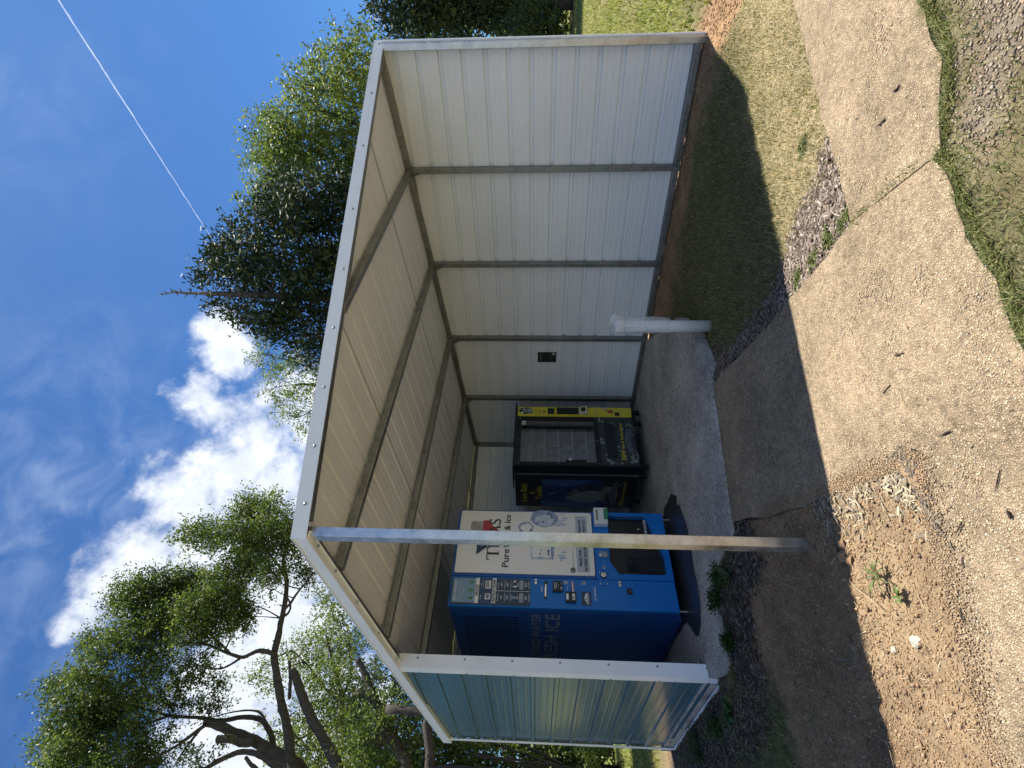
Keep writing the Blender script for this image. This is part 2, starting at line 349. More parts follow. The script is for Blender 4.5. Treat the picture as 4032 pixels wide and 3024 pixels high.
def zones(x, y):
    """weights of what covers the ground: dirt, green grass, sunlit dry grass, mulch, gravel, lawn"""
    n1, n2, n3 = noise_fields(x, y); j = (n1 - 0.5) * 0.9 + (n2 - 0.5) * 0.5
    right = (x > 2.55) & (y < 4.9)
    z = {}
    rgrass = sstep(0.0, 0.35, 5.62 + j * 0.9 - x) * sstep(2.5, 2.75, x) * sstep(4.3, 3.6, y + j * 0.3)
    dry = sstep(-0.25, 0.35, (1.95 - 0.43 * (x - 3.02)) - y + j * 0.5)  # sunlit side of the roof's shadow edge, put in as paler dry grass colour
    dF = dist_poly([FORK, (2.79, 1.67), (2.98, 2.06), (3.22, 2.64), (3.46, 3.24), (4.0, 3.22)], x, y, False)
    dE = dist_poly([FORK, (2.93, 1.18), (3.1, 1.1)], x, y, False)
    wide = 0.16 + 0.32 * sstep(2.1, 1.5, y)
    mul_r = np.maximum(sstep(wide + 0.12, wide - 0.08, dF + j * 0.25), sstep(0.24, 0.1, dE + j * 0.15)) * sstep(2.6, 2.66, x) * (y < 3.4) * sstep(3.75, 3.2, x + (2 - y) * 0.3)
    straw_r = sstep(4.5, 5.3, x) * sstep(1.0, 0.6, y - (5.2 - x) * 0.1)
    z['mulch'] = mul_r
    z['green'] = rgrass * (1 - mul_r) * (1 - 0.75 * dry)
    z['dry'] = rgrass * (1 - mul_r) * (0.25 + 0.75 * dry) * (x < 5.5 + j)
    # left side of the path
    left = (x < 2.4) & (y > 1.7)
    dS = dist_poly([(2.38, 3.6), (2.28, 4.06), (2.25, 4.42), (1.86, 4.52), (1.53, 4.6), (1.51, 5.2), (1.52, 7.6)], x, y, False)
    mul_l = sstep(0.50, 0.22, dS + j * 0.35) * left * sstep(3.35, 3.6, y)
    green_l = sstep(0.25, -0.25, np.hypot((x - 0.9) / 0.62, (y - 4.9) / 0.95) - 1 + j * 0.6) * left
    z['mulch'] = np.maximum(z['mulch'], mul_l); z['green'] = np.maximum(z['green'], green_l * (1 - mul_l * 0.6))
    # the strip in front of the photographer
    dN = dist_poly([(-0.2, 1.72), (0.4, 1.50), (0.9, 1.34), (1.30, 1.21), (1.73, 1.05), (2.09, 0.93), (2.30, 0.86), (2.42, 0.68), (2.66, 0.50), (2.86, 0.39), (3.25, 0.22), (5.0, -0.45), (8.0, -1.6)], x, y, False)
    nearer = y < np.interp(x, NEX, NEY) + 0.03
    gr = nearer * sstep(0.05, 0.3, dN + j * 0.3) * sstep(2.0, 2.35, x + j * 0.5) * sstep(5.5, 4.5, x)
    z['gravel'] = gr
    z['green'] = np.where(nearer, (1 - gr) * np.clip(1.1 - 0.35 * (n2 > 0.62), 0, 1), z['green'])
    for k in ('mulch', 'dry'): z[k] = np.where(nearer, 0, z[k])
    # lawn beyond
    far_r = sstep(6.1, 6.7, x + j * 0.3) * sstep(1.6, 0.0, -y - 0.25 * (x - 6))
    far_b = sstep(7.9, 8.6, y + j * 0.3)
    far_l = sstep(0.3, -0.6, x + j * 0.4) * sstep(4.2, 4.8, y)
    z['lawn'] = np.clip(np.maximum(np.maximum(far_r, far_b), far_l), 0, 1) * (1 - z['green'])
    return z, (n1, n2, n3)

def ground_z(x, y):
    n1, n2, n3 = noise_fields(x, y)
    g = -0.125 + 0.095 * sstep(4.9, 5.75, x) * sstep(0.6, 1.2, y) - 0.05 * sstep(2.3, 1.2, x) * sstep(3.2, 4.6, y)
    ins = inside(SLAB, x, y); dS = dist_poly(SLAB, x, y)
    g = g + (n1 - 0.5) * 0.035 + (n2 - 0.5) * 0.022 + (n3 - 0.5) * 0.013
    rough_dirt = sstep(1.0, 0.2, np.hypot((x - 1.3) / 0.75, (y - 2.75) / 0.4)) * 1.0
    loose = sstep(2.45, 2.1, x) * sstep(1.9, 2.2, y) * sstep(5.2, 4.6, y)
    g = g + rough_dirt * ((n2 - 0.5) * 0.03 + (n3 - 0.45) * 0.03) + loose * ((vnoise(x, y, 16, 14, 3, .7) - .5) * 0.045 + (vnoise(x * .6 + y, y * .6 - x, 3.2, 15, 3) - .5) * 0.035)
    for P in (PATH_A, PATH_B):
        i = inside(P, x, y); d = dist_poly(P, x, y); pz = path_z(x, y)
        w = sstep(0.30, 0.02, d)
        g = np.where(i, np.minimum(g, pz - 0.03 - 0.04 * sstep(0, 0.06, d)), g * (1 - w) + w * (pz - np.where((x < 2.0) & (y > 1.85), 0.006, 0.020) + (n3 - 0.5) * 0.026))
    g = np.where(ins, -0.2, np.where(dS < 0.12, np.minimum(g, -0.05 + (n3 - 0.5) * 0.03), g))
    wS = sstep(0.35, 0.0, dS) * (y < 5.0) * (x < 2.6) * ~ins; g = g * (1 - wS) + wS * (-0.032 + (n3 - 0.5) * 0.03)
    d0 = np.hypot(x - 3, y - 3)
    return g

GZ = ground_z(GX, GY)
far = sstep(7, 30, np.hypot(GX - 3, GY - 3))
GZ = GZ * (1 - far) + far * (-0.15)
Z, (N1, N2, N3) = zones(GX, GY)
def C(*c): return np.array(c, float)
dirt = C(.31, .215, .128)[None, None] * (0.78 + 0.5 * N2[..., None]) + (N1[..., None] - 0.5) * C(.10, .09, .07)
pale = sstep(0.25, -0.25, (np.hypot((GX - 0.9) / 1.1, (GY - 2.35) / 0.45) - 1))[..., None]
dirt = dirt * (1 - 0.7 * pale) + pale * 0.7 * C(.42, .315, .195)
red = (sstep(1.1, 0.5, np.hypot((GX - 5.7) / 0.9, (GY - 0.85) / 0.45)) + sstep(1.0, .4, np.hypot((GX - 1.55) / .5, (GY - 2.75) / .3)) * .5)[..., None]
dirt = dirt * (1 - 0.6 * np.clip(red, 0, 1)) + np.clip(red, 0, 1) * 0.6 * C(.40, .245, .13)
col = dirt
for k, c, v in (('dry', C(.44, .36, .225), .5), ('green', C(.19, .175, .095), .6), ('mulch', C(.088, .07, .058), .5), ('gravel', C(.30, .255, .20), .4)):
    w = np.clip(Z[k], 0, 1)[..., None]; col = col * (1 - w) + w * c * (1 - v / 2 + v * N3[..., None])
lw = np.clip(Z['lawn'], 0, 1)[..., None]
patch = sstep(0.42, 0.62, vnoise(GX, GY, 0.35, 9, 4))[..., None]
nearb = (sstep(9.6, 8.2, GY) * (GY > 6) * (GX < 5) + sstep(8.3, 6.6, GX) * (GX > 6))[..., None]
lawn = (C(.165, .19, .05) * (1 - patch) + patch * C(.21, .19, .085)) * (0.75 + 0.5 * N2[..., None])
lawn = lawn * (1 - nearb * .8) + nearb * .55 * C(.31, .265, .145)
col = np.clip(col * (1 - lw) + lw * lawn, 0.01, 0.9)
idx = np.arange(GX.size).reshape(GX.shape)
F = np.stack([idx[:-1, :-1], idx[1:, :-1], idx[1:, 1:], idx[:-1, 1:]], -1).reshape(-1, 4)

def ground_mat():
    m = bpy.data.materials.new('soil and turf'); m.use_nodes = True; nt = m.node_tree; L = nt.links; p = nt.nodes['Principled BSDF']
    p.inputs['Roughness'].default_value = 0.95; p.inputs['Specular IOR Level'].default_value = 0.15
    a = nd(nt, 'ShaderNodeAttribute', attribute_name='tint'); tc = nd(nt, 'ShaderNodeTexCoord')
    n1 = nd(nt, 'ShaderNodeTexNoise'); n1.inputs['Scale'].default_value = 55; n1.inputs['Detail'].default_value = 9; n1.inputs['Roughness'].default_value = 0.72; L.new(tc.outputs['Object'], n1.inputs['Vector'])
    n2 = nd(nt, 'ShaderNodeTexNoise'); n2.inputs['Scale'].default_value = 3.1; n2.inputs['Detail'].default_value = 10; n2.inputs['Roughness'].default_value = 0.7; L.new(tc.outputs['Object'], n2.inputs['Vector'])
    ad = nd(nt, 'ShaderNodeMath', operation='ADD'); L.new(n1.outputs['Fac'], ad.inputs[0]); L.new(n2.outputs['Fac'], ad.inputs[1])
    mr = nd(nt, 'ShaderNodeMapRange'); mr.inputs[1].default_value = 0.7; mr.inputs[2].default_value = 1.3; mr.inputs[3].default_value = 0.5; mr.inputs[4].default_value = 1.5; L.new(ad.outputs[0], mr.inputs[0])
    sc = nd(nt, 'ShaderNodeVectorMath', operation='SCALE'); L.new(a.outputs['Color'], sc.inputs[0]); L.new(mr.outputs[0], sc.inputs['Scale']); L.new(sc.outputs[0], p.inputs['Base Color'])
    b = nd(nt, 'ShaderNodeBump'); b.inputs['Strength'].default_value = 0.9; b.inputs['Distance'].default_value = 0.035; L.new(n1.outputs['Fac'], b.inputs['Height']); L.new(b.outputs[0], p.inputs['Normal'])
    return m
ground = np_mesh('ground', np.stack([GX, GY, GZ], -1).reshape(-1, 3), F, ground_mat(), None, np.concatenate([col, np.ones(col.shape[:2] + (1,))], -1).reshape(-1, 4), smooth=True)
tag(ground, kind='structure')

def aggregate_mat(name, mortar, stone_a, stone_b, cell=95.0, stain=0.5, bumpd=0.004):
    m = bpy.data.materials.new(name); m.use_nodes = True; nt = m.node_tree; L = nt.links; p = nt.nodes['Principled BSDF']
    p.inputs['Roughness'].default_value = 0.85; p.inputs['Specular IOR Level'].default_value = 0.25
    tc = nd(nt, 'ShaderNodeTexCoord'); v = nd(nt, 'ShaderNodeTexVoronoi'); v.inputs['Scale'].default_value = cell; v.inputs['Randomness'].default_value = 1.0; L.new(tc.outputs['Object'], v.inputs['Vector'])
    sv = nd(nt, 'ShaderNodeSeparateColor'); L.new(v.outputs['Color'], sv.inputs[0])
    c1 = nd(nt, 'ShaderNodeMix', data_type='RGBA'); L.new(sv.outputs[0], c1.inputs[0]); c1.inputs[6].default_value = (*stone_a, 1); c1.inputs[7].default_value = (*stone_b, 1)
    br = nd(nt, 'ShaderNodeMapRange'); L.new(sv.outputs[1], br.inputs[0]); br.inputs[3].default_value = 0.52; br.inputs[4].default_value = 1.42
    s1 = nd(nt, 'ShaderNodeVectorMath', operation='SCALE'); L.new(c1.outputs[2], s1.inputs[0]); L.new(br.outputs[0], s1.inputs['Scale'])
    ms = nd(nt, 'ShaderNodeMapRange', interpolation_type='SMOOTHSTEP'); L.new(v.outputs['Distance'], ms.inputs[0]); ms.inputs[1].default_value = 0.30; ms.inputs[2].default_value = 0.62
    c2 = nd(nt, 'ShaderNodeMix', data_type='RGBA'); L.new(ms.outputs[0], c2.inputs[0]); L.new(s1.outputs[0], c2.inputs[6]); c2.inputs[7].default_value = (*mortar, 1)
    n = nd(nt, 'ShaderNodeTexNoise'); n.inputs['Scale'].default_value = 1.7; n.inputs['Detail'].default_value = 9; n.inputs['Roughness'].default_value = 0.66; L.new(tc.outputs['Object'], n.inputs['Vector'])
    n2 = nd(nt, 'ShaderNodeTexNoise'); n2.inputs['Scale'].default_value = 24; n2.inputs['Detail'].default_value = 6; n2.inputs['Roughness'].default_value = 0.7; L.new(tc.outputs['Object'], n2.inputs['Vector'])
    ad = nd(nt, 'ShaderNodeMath', operation='ADD'); L.new(n.outputs['Fac'], ad.inputs[0]); L.new(n2.outputs['Fac'], ad.inputs[1])
    st = nd(nt, 'ShaderNodeMapRange'); L.new(ad.outputs[0], st.inputs[0]); st.inputs[1].default_value = 0.72; st.inputs[2].default_value = 1.28; st.inputs[3].default_value = 1 - stain; st.inputs[4].default_value = 1 + stain * 0.45
    s2 = nd(nt, 'ShaderNodeVectorMath', operation='SCALE'); L.new(c2.outputs[2], s2.inputs[0]); L.new(st.outputs[0], s2.inputs['Scale']); L.new(s2.outputs[0], p.inputs['Base Color'])
    iv = nd(nt, 'ShaderNodeMath', operation='SUBTRACT'); iv.inputs[0].default_value = 1; L.new(ms.outputs[0], iv.inputs[1])
    hb = nd(nt, 'ShaderNodeMath', operation='ADD'); L.new(iv.outputs[0], hb.inputs[0]); L.new(n2.outputs['Fac'], hb.inputs[1])
    b = nd(nt, 'ShaderNodeBump'); b.inputs['Strength'].default_value = 1.0; b.inputs['Distance'].default_value = bumpd; L.new(hb.outputs[0], b.inputs['Height']); L.new(b.outputs[0], p.inputs['Normal'])
    return m
M_AGG = aggregate_mat('exposed aggregate concrete', (.275, .208, .135), (.355, .275, .182), (.48, .385, .265), 118.0, 0.55, 0.0045)
M_SLAB = aggregate_mat('troweled concrete', (.43, .40, .365), (.435, .405, .37), (.445, .415, .38), 60.0, 0.55, 0.0003)

def sheet(name, poly, zfun, depth, material, step, wob=0.0, seed=3):
    """a slab that follows zfun inside an outline whose edge wanders by wob"""
    r = np.random.default_rng(seed); P = []
    for i in range(len(poly)):
        a, b = np.array(poly[i]), np.array(poly[(i + 1) % len(poly)]); n = max(1, int(np.hypot(*(b - a)) / (step * 0.7)))
        for k in range(n): P.append(a + (b - a) * k / n)
    P = np.array(P); e = np.roll(P, -1, 0) - np.roll(P, 1, 0); nrm_ = np.stack([e[:, 1], -e[:, 0]], 1) / (np.hypot(e[:, 0], e[:, 1])[:, None] + 1e-9)
    nz = (vnoise(P[:, 0], P[:, 1], 9, seed, 3) - 0.5) * 2 * wob * (0.12 + 0.88 * sstep(0.02, 0.2, dist_poly([NEARF, FORK], P[:, 0], P[:, 1], False))); P = P + nrm_ * nz[:, None]
    lo, hi = P.min(0), P.max(0); gx, gy = np.meshgrid(np.arange(lo[0], hi[0], step), np.arange(lo[1], hi[1], step)); gx = gx.ravel(); gy = gy.ravel()
    pl = [tuple(p) for p in P]; k = inside(pl, gx, gy) & (dist_poly(pl, gx, gy) > step * 0.45); I = np.stack([gx[k], gy[k]], 1)
    n = len(P); vs = [Vector(p) for p in np.concatenate([P, I])]
    co, ed, fa, *_ = delaunay_2d_cdt(vs, [(i, (i + 1) % n) for i in range(n)], [], 1, 1e-5)
    A = np.array([(c.x, c.y) for c in co]); z = zfun(A[:, 0], A[:, 1])
    V = [(x, y, zz) for (x, y), zz in zip(A, z)]; Fs = [tuple(f) for f in fa]
    o = len(V); cnt = {}
    for f in Fs:
        for q in range(len(f)):
            e2 = (f[q], f[(q + 1) % len(f)]); cnt[e2] = 1
    bd = [e2 for e2 in cnt if (e2[1], e2[0]) not in cnt]
    bi = sorted({i for e2 in bd for i in e2}); mp = {b: o + q for q, b in enumerate(bi)}
    V += [(V[b][0], V[b][1], V[b][2] - depth) for b in bi]
    Fs += [(e2[1], e2[0], mp[e2[0]], mp[e2[1]]) for e2 in bd]
    m = MB(); m.add(V, Fs); return m.build(name, material)
slab = tag(sheet('concrete_slab', SLAB, lambda x, y: 0 * x + (vnoise(x, y, .8, 5, 2) - .5) * .004, 0.12, M_SLAB, 0.18, 0.016, 4), kind='structure')
pzf = lambda x, y: path_z(x, y) + (vnoise(x, y, 7, 8, 3) - 0.5) * 0.010
path = tag(sheet('path', PATH_A, pzf, 0.09, M_AGG, 0.05, 0.02, 5), kind='structure')
path2 = tag(sheet('path', PATH_B, pzf, 0.09, M_AGG, 0.05, 0.02, 6), kind='structure')

# wet patch that has run out from under the ice machine
WET = [(3.66, 5.45), (3.60, 5.10), (3.44, 4.92), (3.36, 4.97), (3.30, 4.86), (3.19, 4.84), (2.99, 4.78), (2.69, 4.83), (2.45, 4.86), (2.26, 4.88), (2.10, 5.02), (2.05, 5.16), (2.12, 5.30), (2.30, 5.45), (2.4, 6.3), (3.5, 6.3)]
M_WET = mat('wet concrete', (.045, .042, .040), 0.32, spec=0.5, var=0.35, vscale=7, bump=0.2, bscale=120)
tag(sheet('wet_patch', WET, lambda x, y: 0 * x + .0062, 0.004, M_WET, 0.06, 0.03, 12), kind='structure')
# ------------------------------------------------------------------ the lean-to shelter
def roof_z(x, y): return 3.2286 - 0.0062 * x - 0.0834 * y        # underside of the rafters
BX_ = 1.70; R0 = (6.0, 1.0787); P0 = (1.70, 2.912); C1 = (6.0, 7.102); L0 = (1.74, 7.575); T0Y = 5.141
STUD = [1.0787 + 1.2149 * k for k in range(5)]
T = 0.0625
shed = empty('vending_shelter', (3.8, 4.4, 0), 'open sided lean-to shelter of ribbed metal panels on galvanised posts over the vending machines', 'shelter')
RIB = 0.2286

def rib_profile(width, n_ribs, first, bead=0.0016, rh=0.031):
    """(s, h) outline across a sheet: tall ribs with two faint beads between them"""
    pts = [(0, 0)]
    s = first
    beads = []
    for k in range(-1, n_ribs + 1):
        c = first + k * RIB
        for b in (0.078, 0.150): beads.append(c + b)
    feats = [(first + k * RIB, 'r') for k in range(n_ribs + 1)] + [(b, 'b') for b in beads]
    feats.sort()
    for c, t in feats:
        if t == 'r': q = [(c - 0.026, 0), (c - 0.017, rh), (c + 0.017, rh), (c + 0.026, 0)]
        else: q = [(c - 0.011, 0), (c - 0.005, bead * 1.5), (c + 0.005, bead * 1.5), (c + 0.011, 0)]
        if q[0][0] > pts[-1][0] + 0.001 and q[-1][0] < width - 0.001: pts += q
    pts.append((width, 0)); return pts

def panel(name, O, A, Sv, N, length, width, first, mats, length_fn=None, thick=0.0012, lift=0.0, bead=0.0016, rh=0.031):
    """ribbed sheet: ribs run along A, the profile along Sv, ribs stand out along N; inner face gets mats[0], outer face mats[1]"""
    O, A, Sv, N = Vector(O), Vector(A), Vector(Sv), Vector(N); nr = int((width - first) / RIB) + 1
    prof = rib_profile(width, nr, first, bead, rh); m = MB(); n = len(prof)
    for side in (0, 1):
        m.mi = side; vs = []
        for s, h in prof:
            a0, a1 = (0, length) if not length_fn else length_fn(s)
            for a in (a0, a1): vs.append(O + A * a + Sv * s + N * (h + lift + side * thick))
        fs = [(2 * i, 2 * i + 1, 2 * i + 3, 2 * i + 2) for i in range(n - 1)]
        flip = (A.cross(Sv).dot(N) > 0) == (side == 0)
        fs = [f[::-1] for f in fs] if flip else fs
        m.add(vs, fs)
    return m.build(name, mats, shed)

# side wall on the right: sheets laid with their ribs level, stacked four ribs high
SHEET = 4 * RIB
z = -0.015; k = 0
wall_hi = lambda y: roof_z(6, y) + 0.055
while z < 3.1:
    def lf(s, z=z):
        zz = z + s                       # the top sheet is cut to the slope of the roof
        ymax = (3.2286 - 0.0062 * 6 + 0.055 - zz) / 0.0834
        return (0, max(0.02, min(C1[1] + 0.03, ymax) - 1.05))
    w = min(SHEET + 0.02, 3.115 - z)
    if w < 0.1: break
    panel('wall_panel', (6.034, 1.05, z), (0, 1, 0), (0, 0, 1), (1, 0, 0), 1, w, 0.0451, [M_PANEL_IN, M_PANEL_OUT], lf, lift=0.002 * (k % 2))
    z += SHEET; k += 1
# back wall
bd = (Vector((L0[0], L0[1], 0)) - Vector((6.034, C1[1] + 0.034, 0))); blen = bd.length; bd.normalize()
z = 0.0; k = 0
while z < 2.6:
    w = min(SHEET + 0.02, 2.655 - z)
    if w < 0.05: break
    panel('wall_panel', Vector((6.034, C1[1] + 0.034, z)), bd, (0, 0, 1), Vector((-bd.y, bd.x, 0)) * -1, blen, w, 0.0451, [M_PANEL_IN, M_PANEL_OUT], lift=0.002 * (k % 2)); z += SHEET; k += 1
# short side wall on the left
z = -0.16; k = 0
while z < 2.8:
    def lf2(s, z=z):
        zz = z + s; ymax = (3.2286 - 0.0062 * 1.74 + 0.05 - zz) / 0.0834
        return (0, max(0.02, min(L0[1], ymax) - T0Y))
    w = min(SHEET + 0.02, 2.84 - z)
    if w < 0.05: break
    panel('wall_panel', (1.705, T0Y, z), (0, 1, 0), (0, 0, 1), (-1, 0, 0), 1, w, 0.12, [M_PANEL_IN, M_PANEL_OUT], lf2, lift=0.002 * (k % 2), bead=0.0007, rh=0.018); z += SHEET; k += 1
# roof sheets, ribs running down the slope, lapped once
AV = Vector((0, 1, -0.0834)).normalized()
def front_y(x): return R0[1] + (6.0 - x) * (P0[1] - R0[1]) / (6.0 - P0[0])
def roof_sheet(x0, w, ya, yb, lift, k):
    def lf3(s):
        x = x0 - s; a = max(ya, front_y(min(max(x, 1.7), 6.0)) - 0.012); return ((a - 0.9) / AV.y, (yb - 0.9) / AV.y)
    O = Vector((x0, 0.9, roof_z(x0, 0.9) + T + 0.004))
    return panel('roof_panel', O, AV, Vector((-1, 0, 0.0062)).normalized(), Vector((0, 0.0834, 1)).normalized(), 1, w, 0.085, [M_ROOF_IN, M_PANEL_OUT], lf3, lift=lift, rh=0.016, bead=0.002)
x = 6.05; k = 0
LAP = 5.22
while x > 1.7:
    w = min(SHEET + 0.03, x - 1.655)
    roof_sheet(x, w, 0.9, LAP + 0.08, 0.002 + 0.006 * (k % 2), k); roof_sheet(x, w, LAP, 7.68, 0.006 * (k % 2), k)
    x -= SHEET; k += 1

def bar(name, a, b, w=T, h=T, up=(0, 0, 1), m=M_GALV, bev=0.006):
    return MB().beam(a, b, w, h, up).build(name, m, shed, bevel=bev)
# posts and studs
for i, y in enumerate(STUD):
    bar('post', (6.0, y, -0.14 if i < 1 else -0.02), (6.0, y, roof_z(6, y) - 0.001), up=(0, 1, 0), m=M_GALV_LIT if i == 0 else M_GALV, bev=0.004)
bar('post', (6.0, C1[1], 0), (6.0, C1[1], roof_z(6, C1[1]) - 0.001), up=(0, 1, 0))
bar('post', (P0[0] + 0.035, P0[1] + 0.045, -0.22), (P0[0] + 0.035, P0[1] + 0.045, roof_z(*P0) + 0.03), 0.066, 0.066, up=(0, 1, 0), m=M_GALV_LIT, bev=0.0045)
for y in (T0Y + 0.05, 6.4, 7.5):
    bar('post', (1.745, y, -0.03), (1.745, y, roof_z(1.74, y) - 0.001), up=(0, 1, 0))
for t in (0.33, 0.66):
    p = Vector((6.0, C1[1], 0)).lerp(Vector((L0[0] + 0.03, L0[1] - 0.04, 0)), t)
    bar('post', (p.x, p.y, 0), (p.x, p.y, roof_z(p.x, p.y) - 0.001), up=(0, 1, 0))
# base rails and top plates
for i in range(5):
    ya = STUD[i] + T / 2 + 0.001; yb = (STUD[i + 1] if i < 4 else C1[1]) - T / 2 - 0.001
    bar('base_rail', (6.0, ya, 0.020), (6.0, yb, 0.020))
bar('top_plate', (6.0, STUD[0] + 0.03, roof_z(6, STUD[0]) + T / 2), (6.0, C1[1] + 0.03, roof_z(6, C1[1]) + T / 2))
bar('top_plate', (1.745, P0[1] + 0.09, roof_z(1.74, P0[1]) + T / 2 - 0.006), (1.745, 7.5, roof_z(1.74, 7.5) + T / 2 - 0.001))
bar('base_rail', (1.78, 7.5, 0.032), (5.96, C1[1] - 0.0, 0.032))
# front header just behind the fascia
hd = Vector((P0[0] - 6.0, P0[1] - R0[1], 0)).normalized(); hn = Vector((-hd.y, hd.x, 0))
hn = hn if hn.y > 0 else -hn
a = Vector((5.965, R0[1] + 0.02, 0)) + hn * 0.03; b = Vector((P0[0] + 0.08, P0[1] - 0.035, 0)) + hn * 0.03
bar('header', (a.x, a.y, roof_z(a.x, a.y) + T / 2 - 0.004), (b.x, b.y, roof_z(b.x, b.y) + T / 2 - 0.004))
# rafters
for k in range(1, 5):
    y = STUD[k]; xe = 1.78
    if k == 1: xe = 6.0 - (y - R0[1]) / (P0[1] - R0[1]) * (6.0 - P0[0]) + 0.10
    bar('rafter', (5.967, y, roof_z(5.967, y) + T / 2 - 0.012), (xe, y, roof_z(xe, y) + T / 2 - 0.012))
bar('rafter', (5.967, C1[1], roof_z(6, C1[1]) + T / 2 - 0.014), (1.78, 7.5, roof_z(1.78, 7.5) + T / 2 - 0.014))
# small gusset plates where rafters meet the studs
for k in range(1, 5):
    y = STUD[k]; zt = roof_z(6, y)
    MB().prism([(0, 0), (-0.09, 0), (0, -0.09)], (5.966, y + 0.028, zt - 0.012), (1, 0, 0), (0, 0, 1), 0, 0.004).build('gusset', M_GALV, shed)
# fascia: front in two lengths, then the left eave, both white
FH = 0.100
def fascia(p, q, za, zb, n, lip=0.0):
    p, q, n = Vector(p), Vector(q), Vector(n); m = MB(); u = (q - p).normalized()
    lo0 = Vector((p.x, p.y, za)); lo1 = Vector((q.x, q.y, zb)); h = Vector((0, 0, FH)); t = n * 0.003
    m.add([lo0, lo1, lo1 + h, lo0 + h, lo0 - t, lo1 - t, lo1 + h - t, lo0 + h - t], [(0, 1, 2, 3), (7, 6, 5, 4), (0, 4, 5, 1), (3, 2, 6, 7), (0, 3, 7, 4), (1, 5, 6, 2)])
    e = n * -0.10; m.add([lo0 + h, lo1 + h, lo1 + h + e, lo0 + h + e, lo0 + h - Vector((0, 0, .002)), lo1 + h - Vector((0, 0, .002)), lo1 + h + e - Vector((0, 0, .002)), lo0 + h + e - Vector((0, 0, .002))], [(0, 1, 2, 3), (7, 6, 5, 4), (2, 6, 7, 3), (1, 5, 6, 2), (0, 3, 7, 4)])
    if lip:
        e = n * -lip; d = Vector((0, 0, -0.002))
        m.add([lo0 - t, lo1 - t, lo1 + e, lo0 + e, lo0 - t + d, lo1 - t + d, lo1 + e + d, lo0 + e + d], [(0, 1, 2, 3), (7, 6, 5, 4), (2, 6, 7, 3), (0, 4, 5, 1), (1, 5, 6, 2), (0, 3, 7, 4)])
        m.add([lo0 + e, lo1 + e, lo1 + e + Vector((0, 0, -.016)), lo0 + e + Vector((0, 0, -.016)), lo0 + e * 1.04, lo1 + e * 1.04, lo1 + e * 1.04 + Vector((0, 0, -.016)), lo0 + e * 1.04 + Vector((0, 0, -.016))], [(0, 1, 2, 3), (7, 6, 5, 4), (3, 2, 6, 7)])
    return m.build('fascia', M_WHITE_TRIM, shed)
fn = -hn; f0 = Vector((6.085, R0[1] - 0.045, 0)); f1 = Vector((P0[0] - 0.035, P0[1] - 0.012, 0)); fm = f0.lerp(f1, 0.405)
zf = lambda p: roof_z(p.x, p.y) - 0.012
fascia(f0, fm, zf(f0), zf(fm), fn); fascia(fm + (f1 - f0).normalized() * 0.003 + fn * 0.0012, f1, zf(fm), zf(f1), fn)
e0 = f1 + Vector((0, 0.0012, 0)); e1 = Vector((1.655, 7.66, 0))
fascia(e0, e1, zf(e0), zf(e1), Vector((-1, 0, 0)), 0.055)
# edge trims on the ends of the walls
def trim(name, x0, x1, y0, y1, z0, z1fun, m=M_WHITE_TRIM):
    mb = MB(); mb.add([(x0, y0, z0), (x1, y0, z0), (x1, y1, z0), (x0, y1, z0)] + [(px, py, z1fun(px, py)) for px, py in ((x0, y0), (x1, y0), (x1, y1), (x0, y1))],
                      [(0, 3, 2, 1), (4, 5, 6, 7), (0, 1, 5, 4), (1, 2, 6, 5), (2, 3, 7, 6), (3, 0, 4, 7)])
    return mb.build(name, m, shed, bevel=0.003)
trim('corner_trim', 1.676, 1.795, T0Y - 0.016, T0Y - 0.012, -0.13, lambda a, b: roof_z(a, b) + 0.01)
trim('corner_trim', 1.672, 1.676, T0Y - 0.016, T0Y + 0.10, -0.13, lambda a, b: roof_z(a, b) + 0.01)
trim('corner_trim', 1.672, 1.680, 7.52, 7.60, -0.16, lambda a, b: roof_z(a, b) + 0.01)
trim('corner_trim', 6.033, 6.072, 1.030, 1.048, -0.11, lambda a, b: roof_z(a, b) + 0.01)
MB().box(1.679, 1.687, T0Y + 0.1, 7.52, -0.185, -0.125).build('base_trim', M_WHITE_TRIM, shed)
# screws
scr = MB().tube([(0, 0, -0.004), (0, 0, 0.002), (0, 0, 0.005)], [0.011, 0.011, 0.006], 8).build('screw', M_SCREW, shed)
scr_me = scr.data; first_screw = [scr]
def screw(p, n, r=1.0):
    if first_screw: o = first_screw.pop()
    else: o = bpy.data.objects.new('screw', scr_me); COL.objects.link(o); o.parent = shed; o.matrix_parent_inverse = shed.matrix_basis.inverted()
    q = Vector(n).to_track_quat('Z', 'Y'); o.matrix_basis = Matrix.Translation(Vector(p)) @ q.to_matrix().to_4x4() @ Matrix.Scale(r, 4)
shed_inv = Matrix.Translation(-shed.location)
scr.matrix_parent_inverse = shed_inv
for t in (0.012, 0.16, 0.30, 0.45, 0.575, 0.685, 0.785, 0.875, 0.955):
    p = f0.lerp(f1, t); screw((p.x + fn.x * 0.004, p.y + fn.y * 0.004, zf(p) + 0.038), fn)
for t in (0.03, 0.1, 0.2, 0.32, 0.44, 0.6, 0.85):
    p = e0.lerp(e1, t); screw((p.x + 0.035, p.y, zf(p) - 0.016), (0, 0, -1))
for z in np.linspace(0.0, 2.62, 7):
    screw((1.76, T0Y - 0.017, z), (0, -1, 0)); screw((1.671, T0Y + 0.085, z - 0.02), (-1, 0, 0), 0.9)
for i, z in enumerate(np.arange(-0.02, 2.72, RIB)):
    screw((1.702, 6.4, z), (-1, 0, 0), 0.8); screw((1.702, 7.45, z), (-1, 0, 0), 0.8)
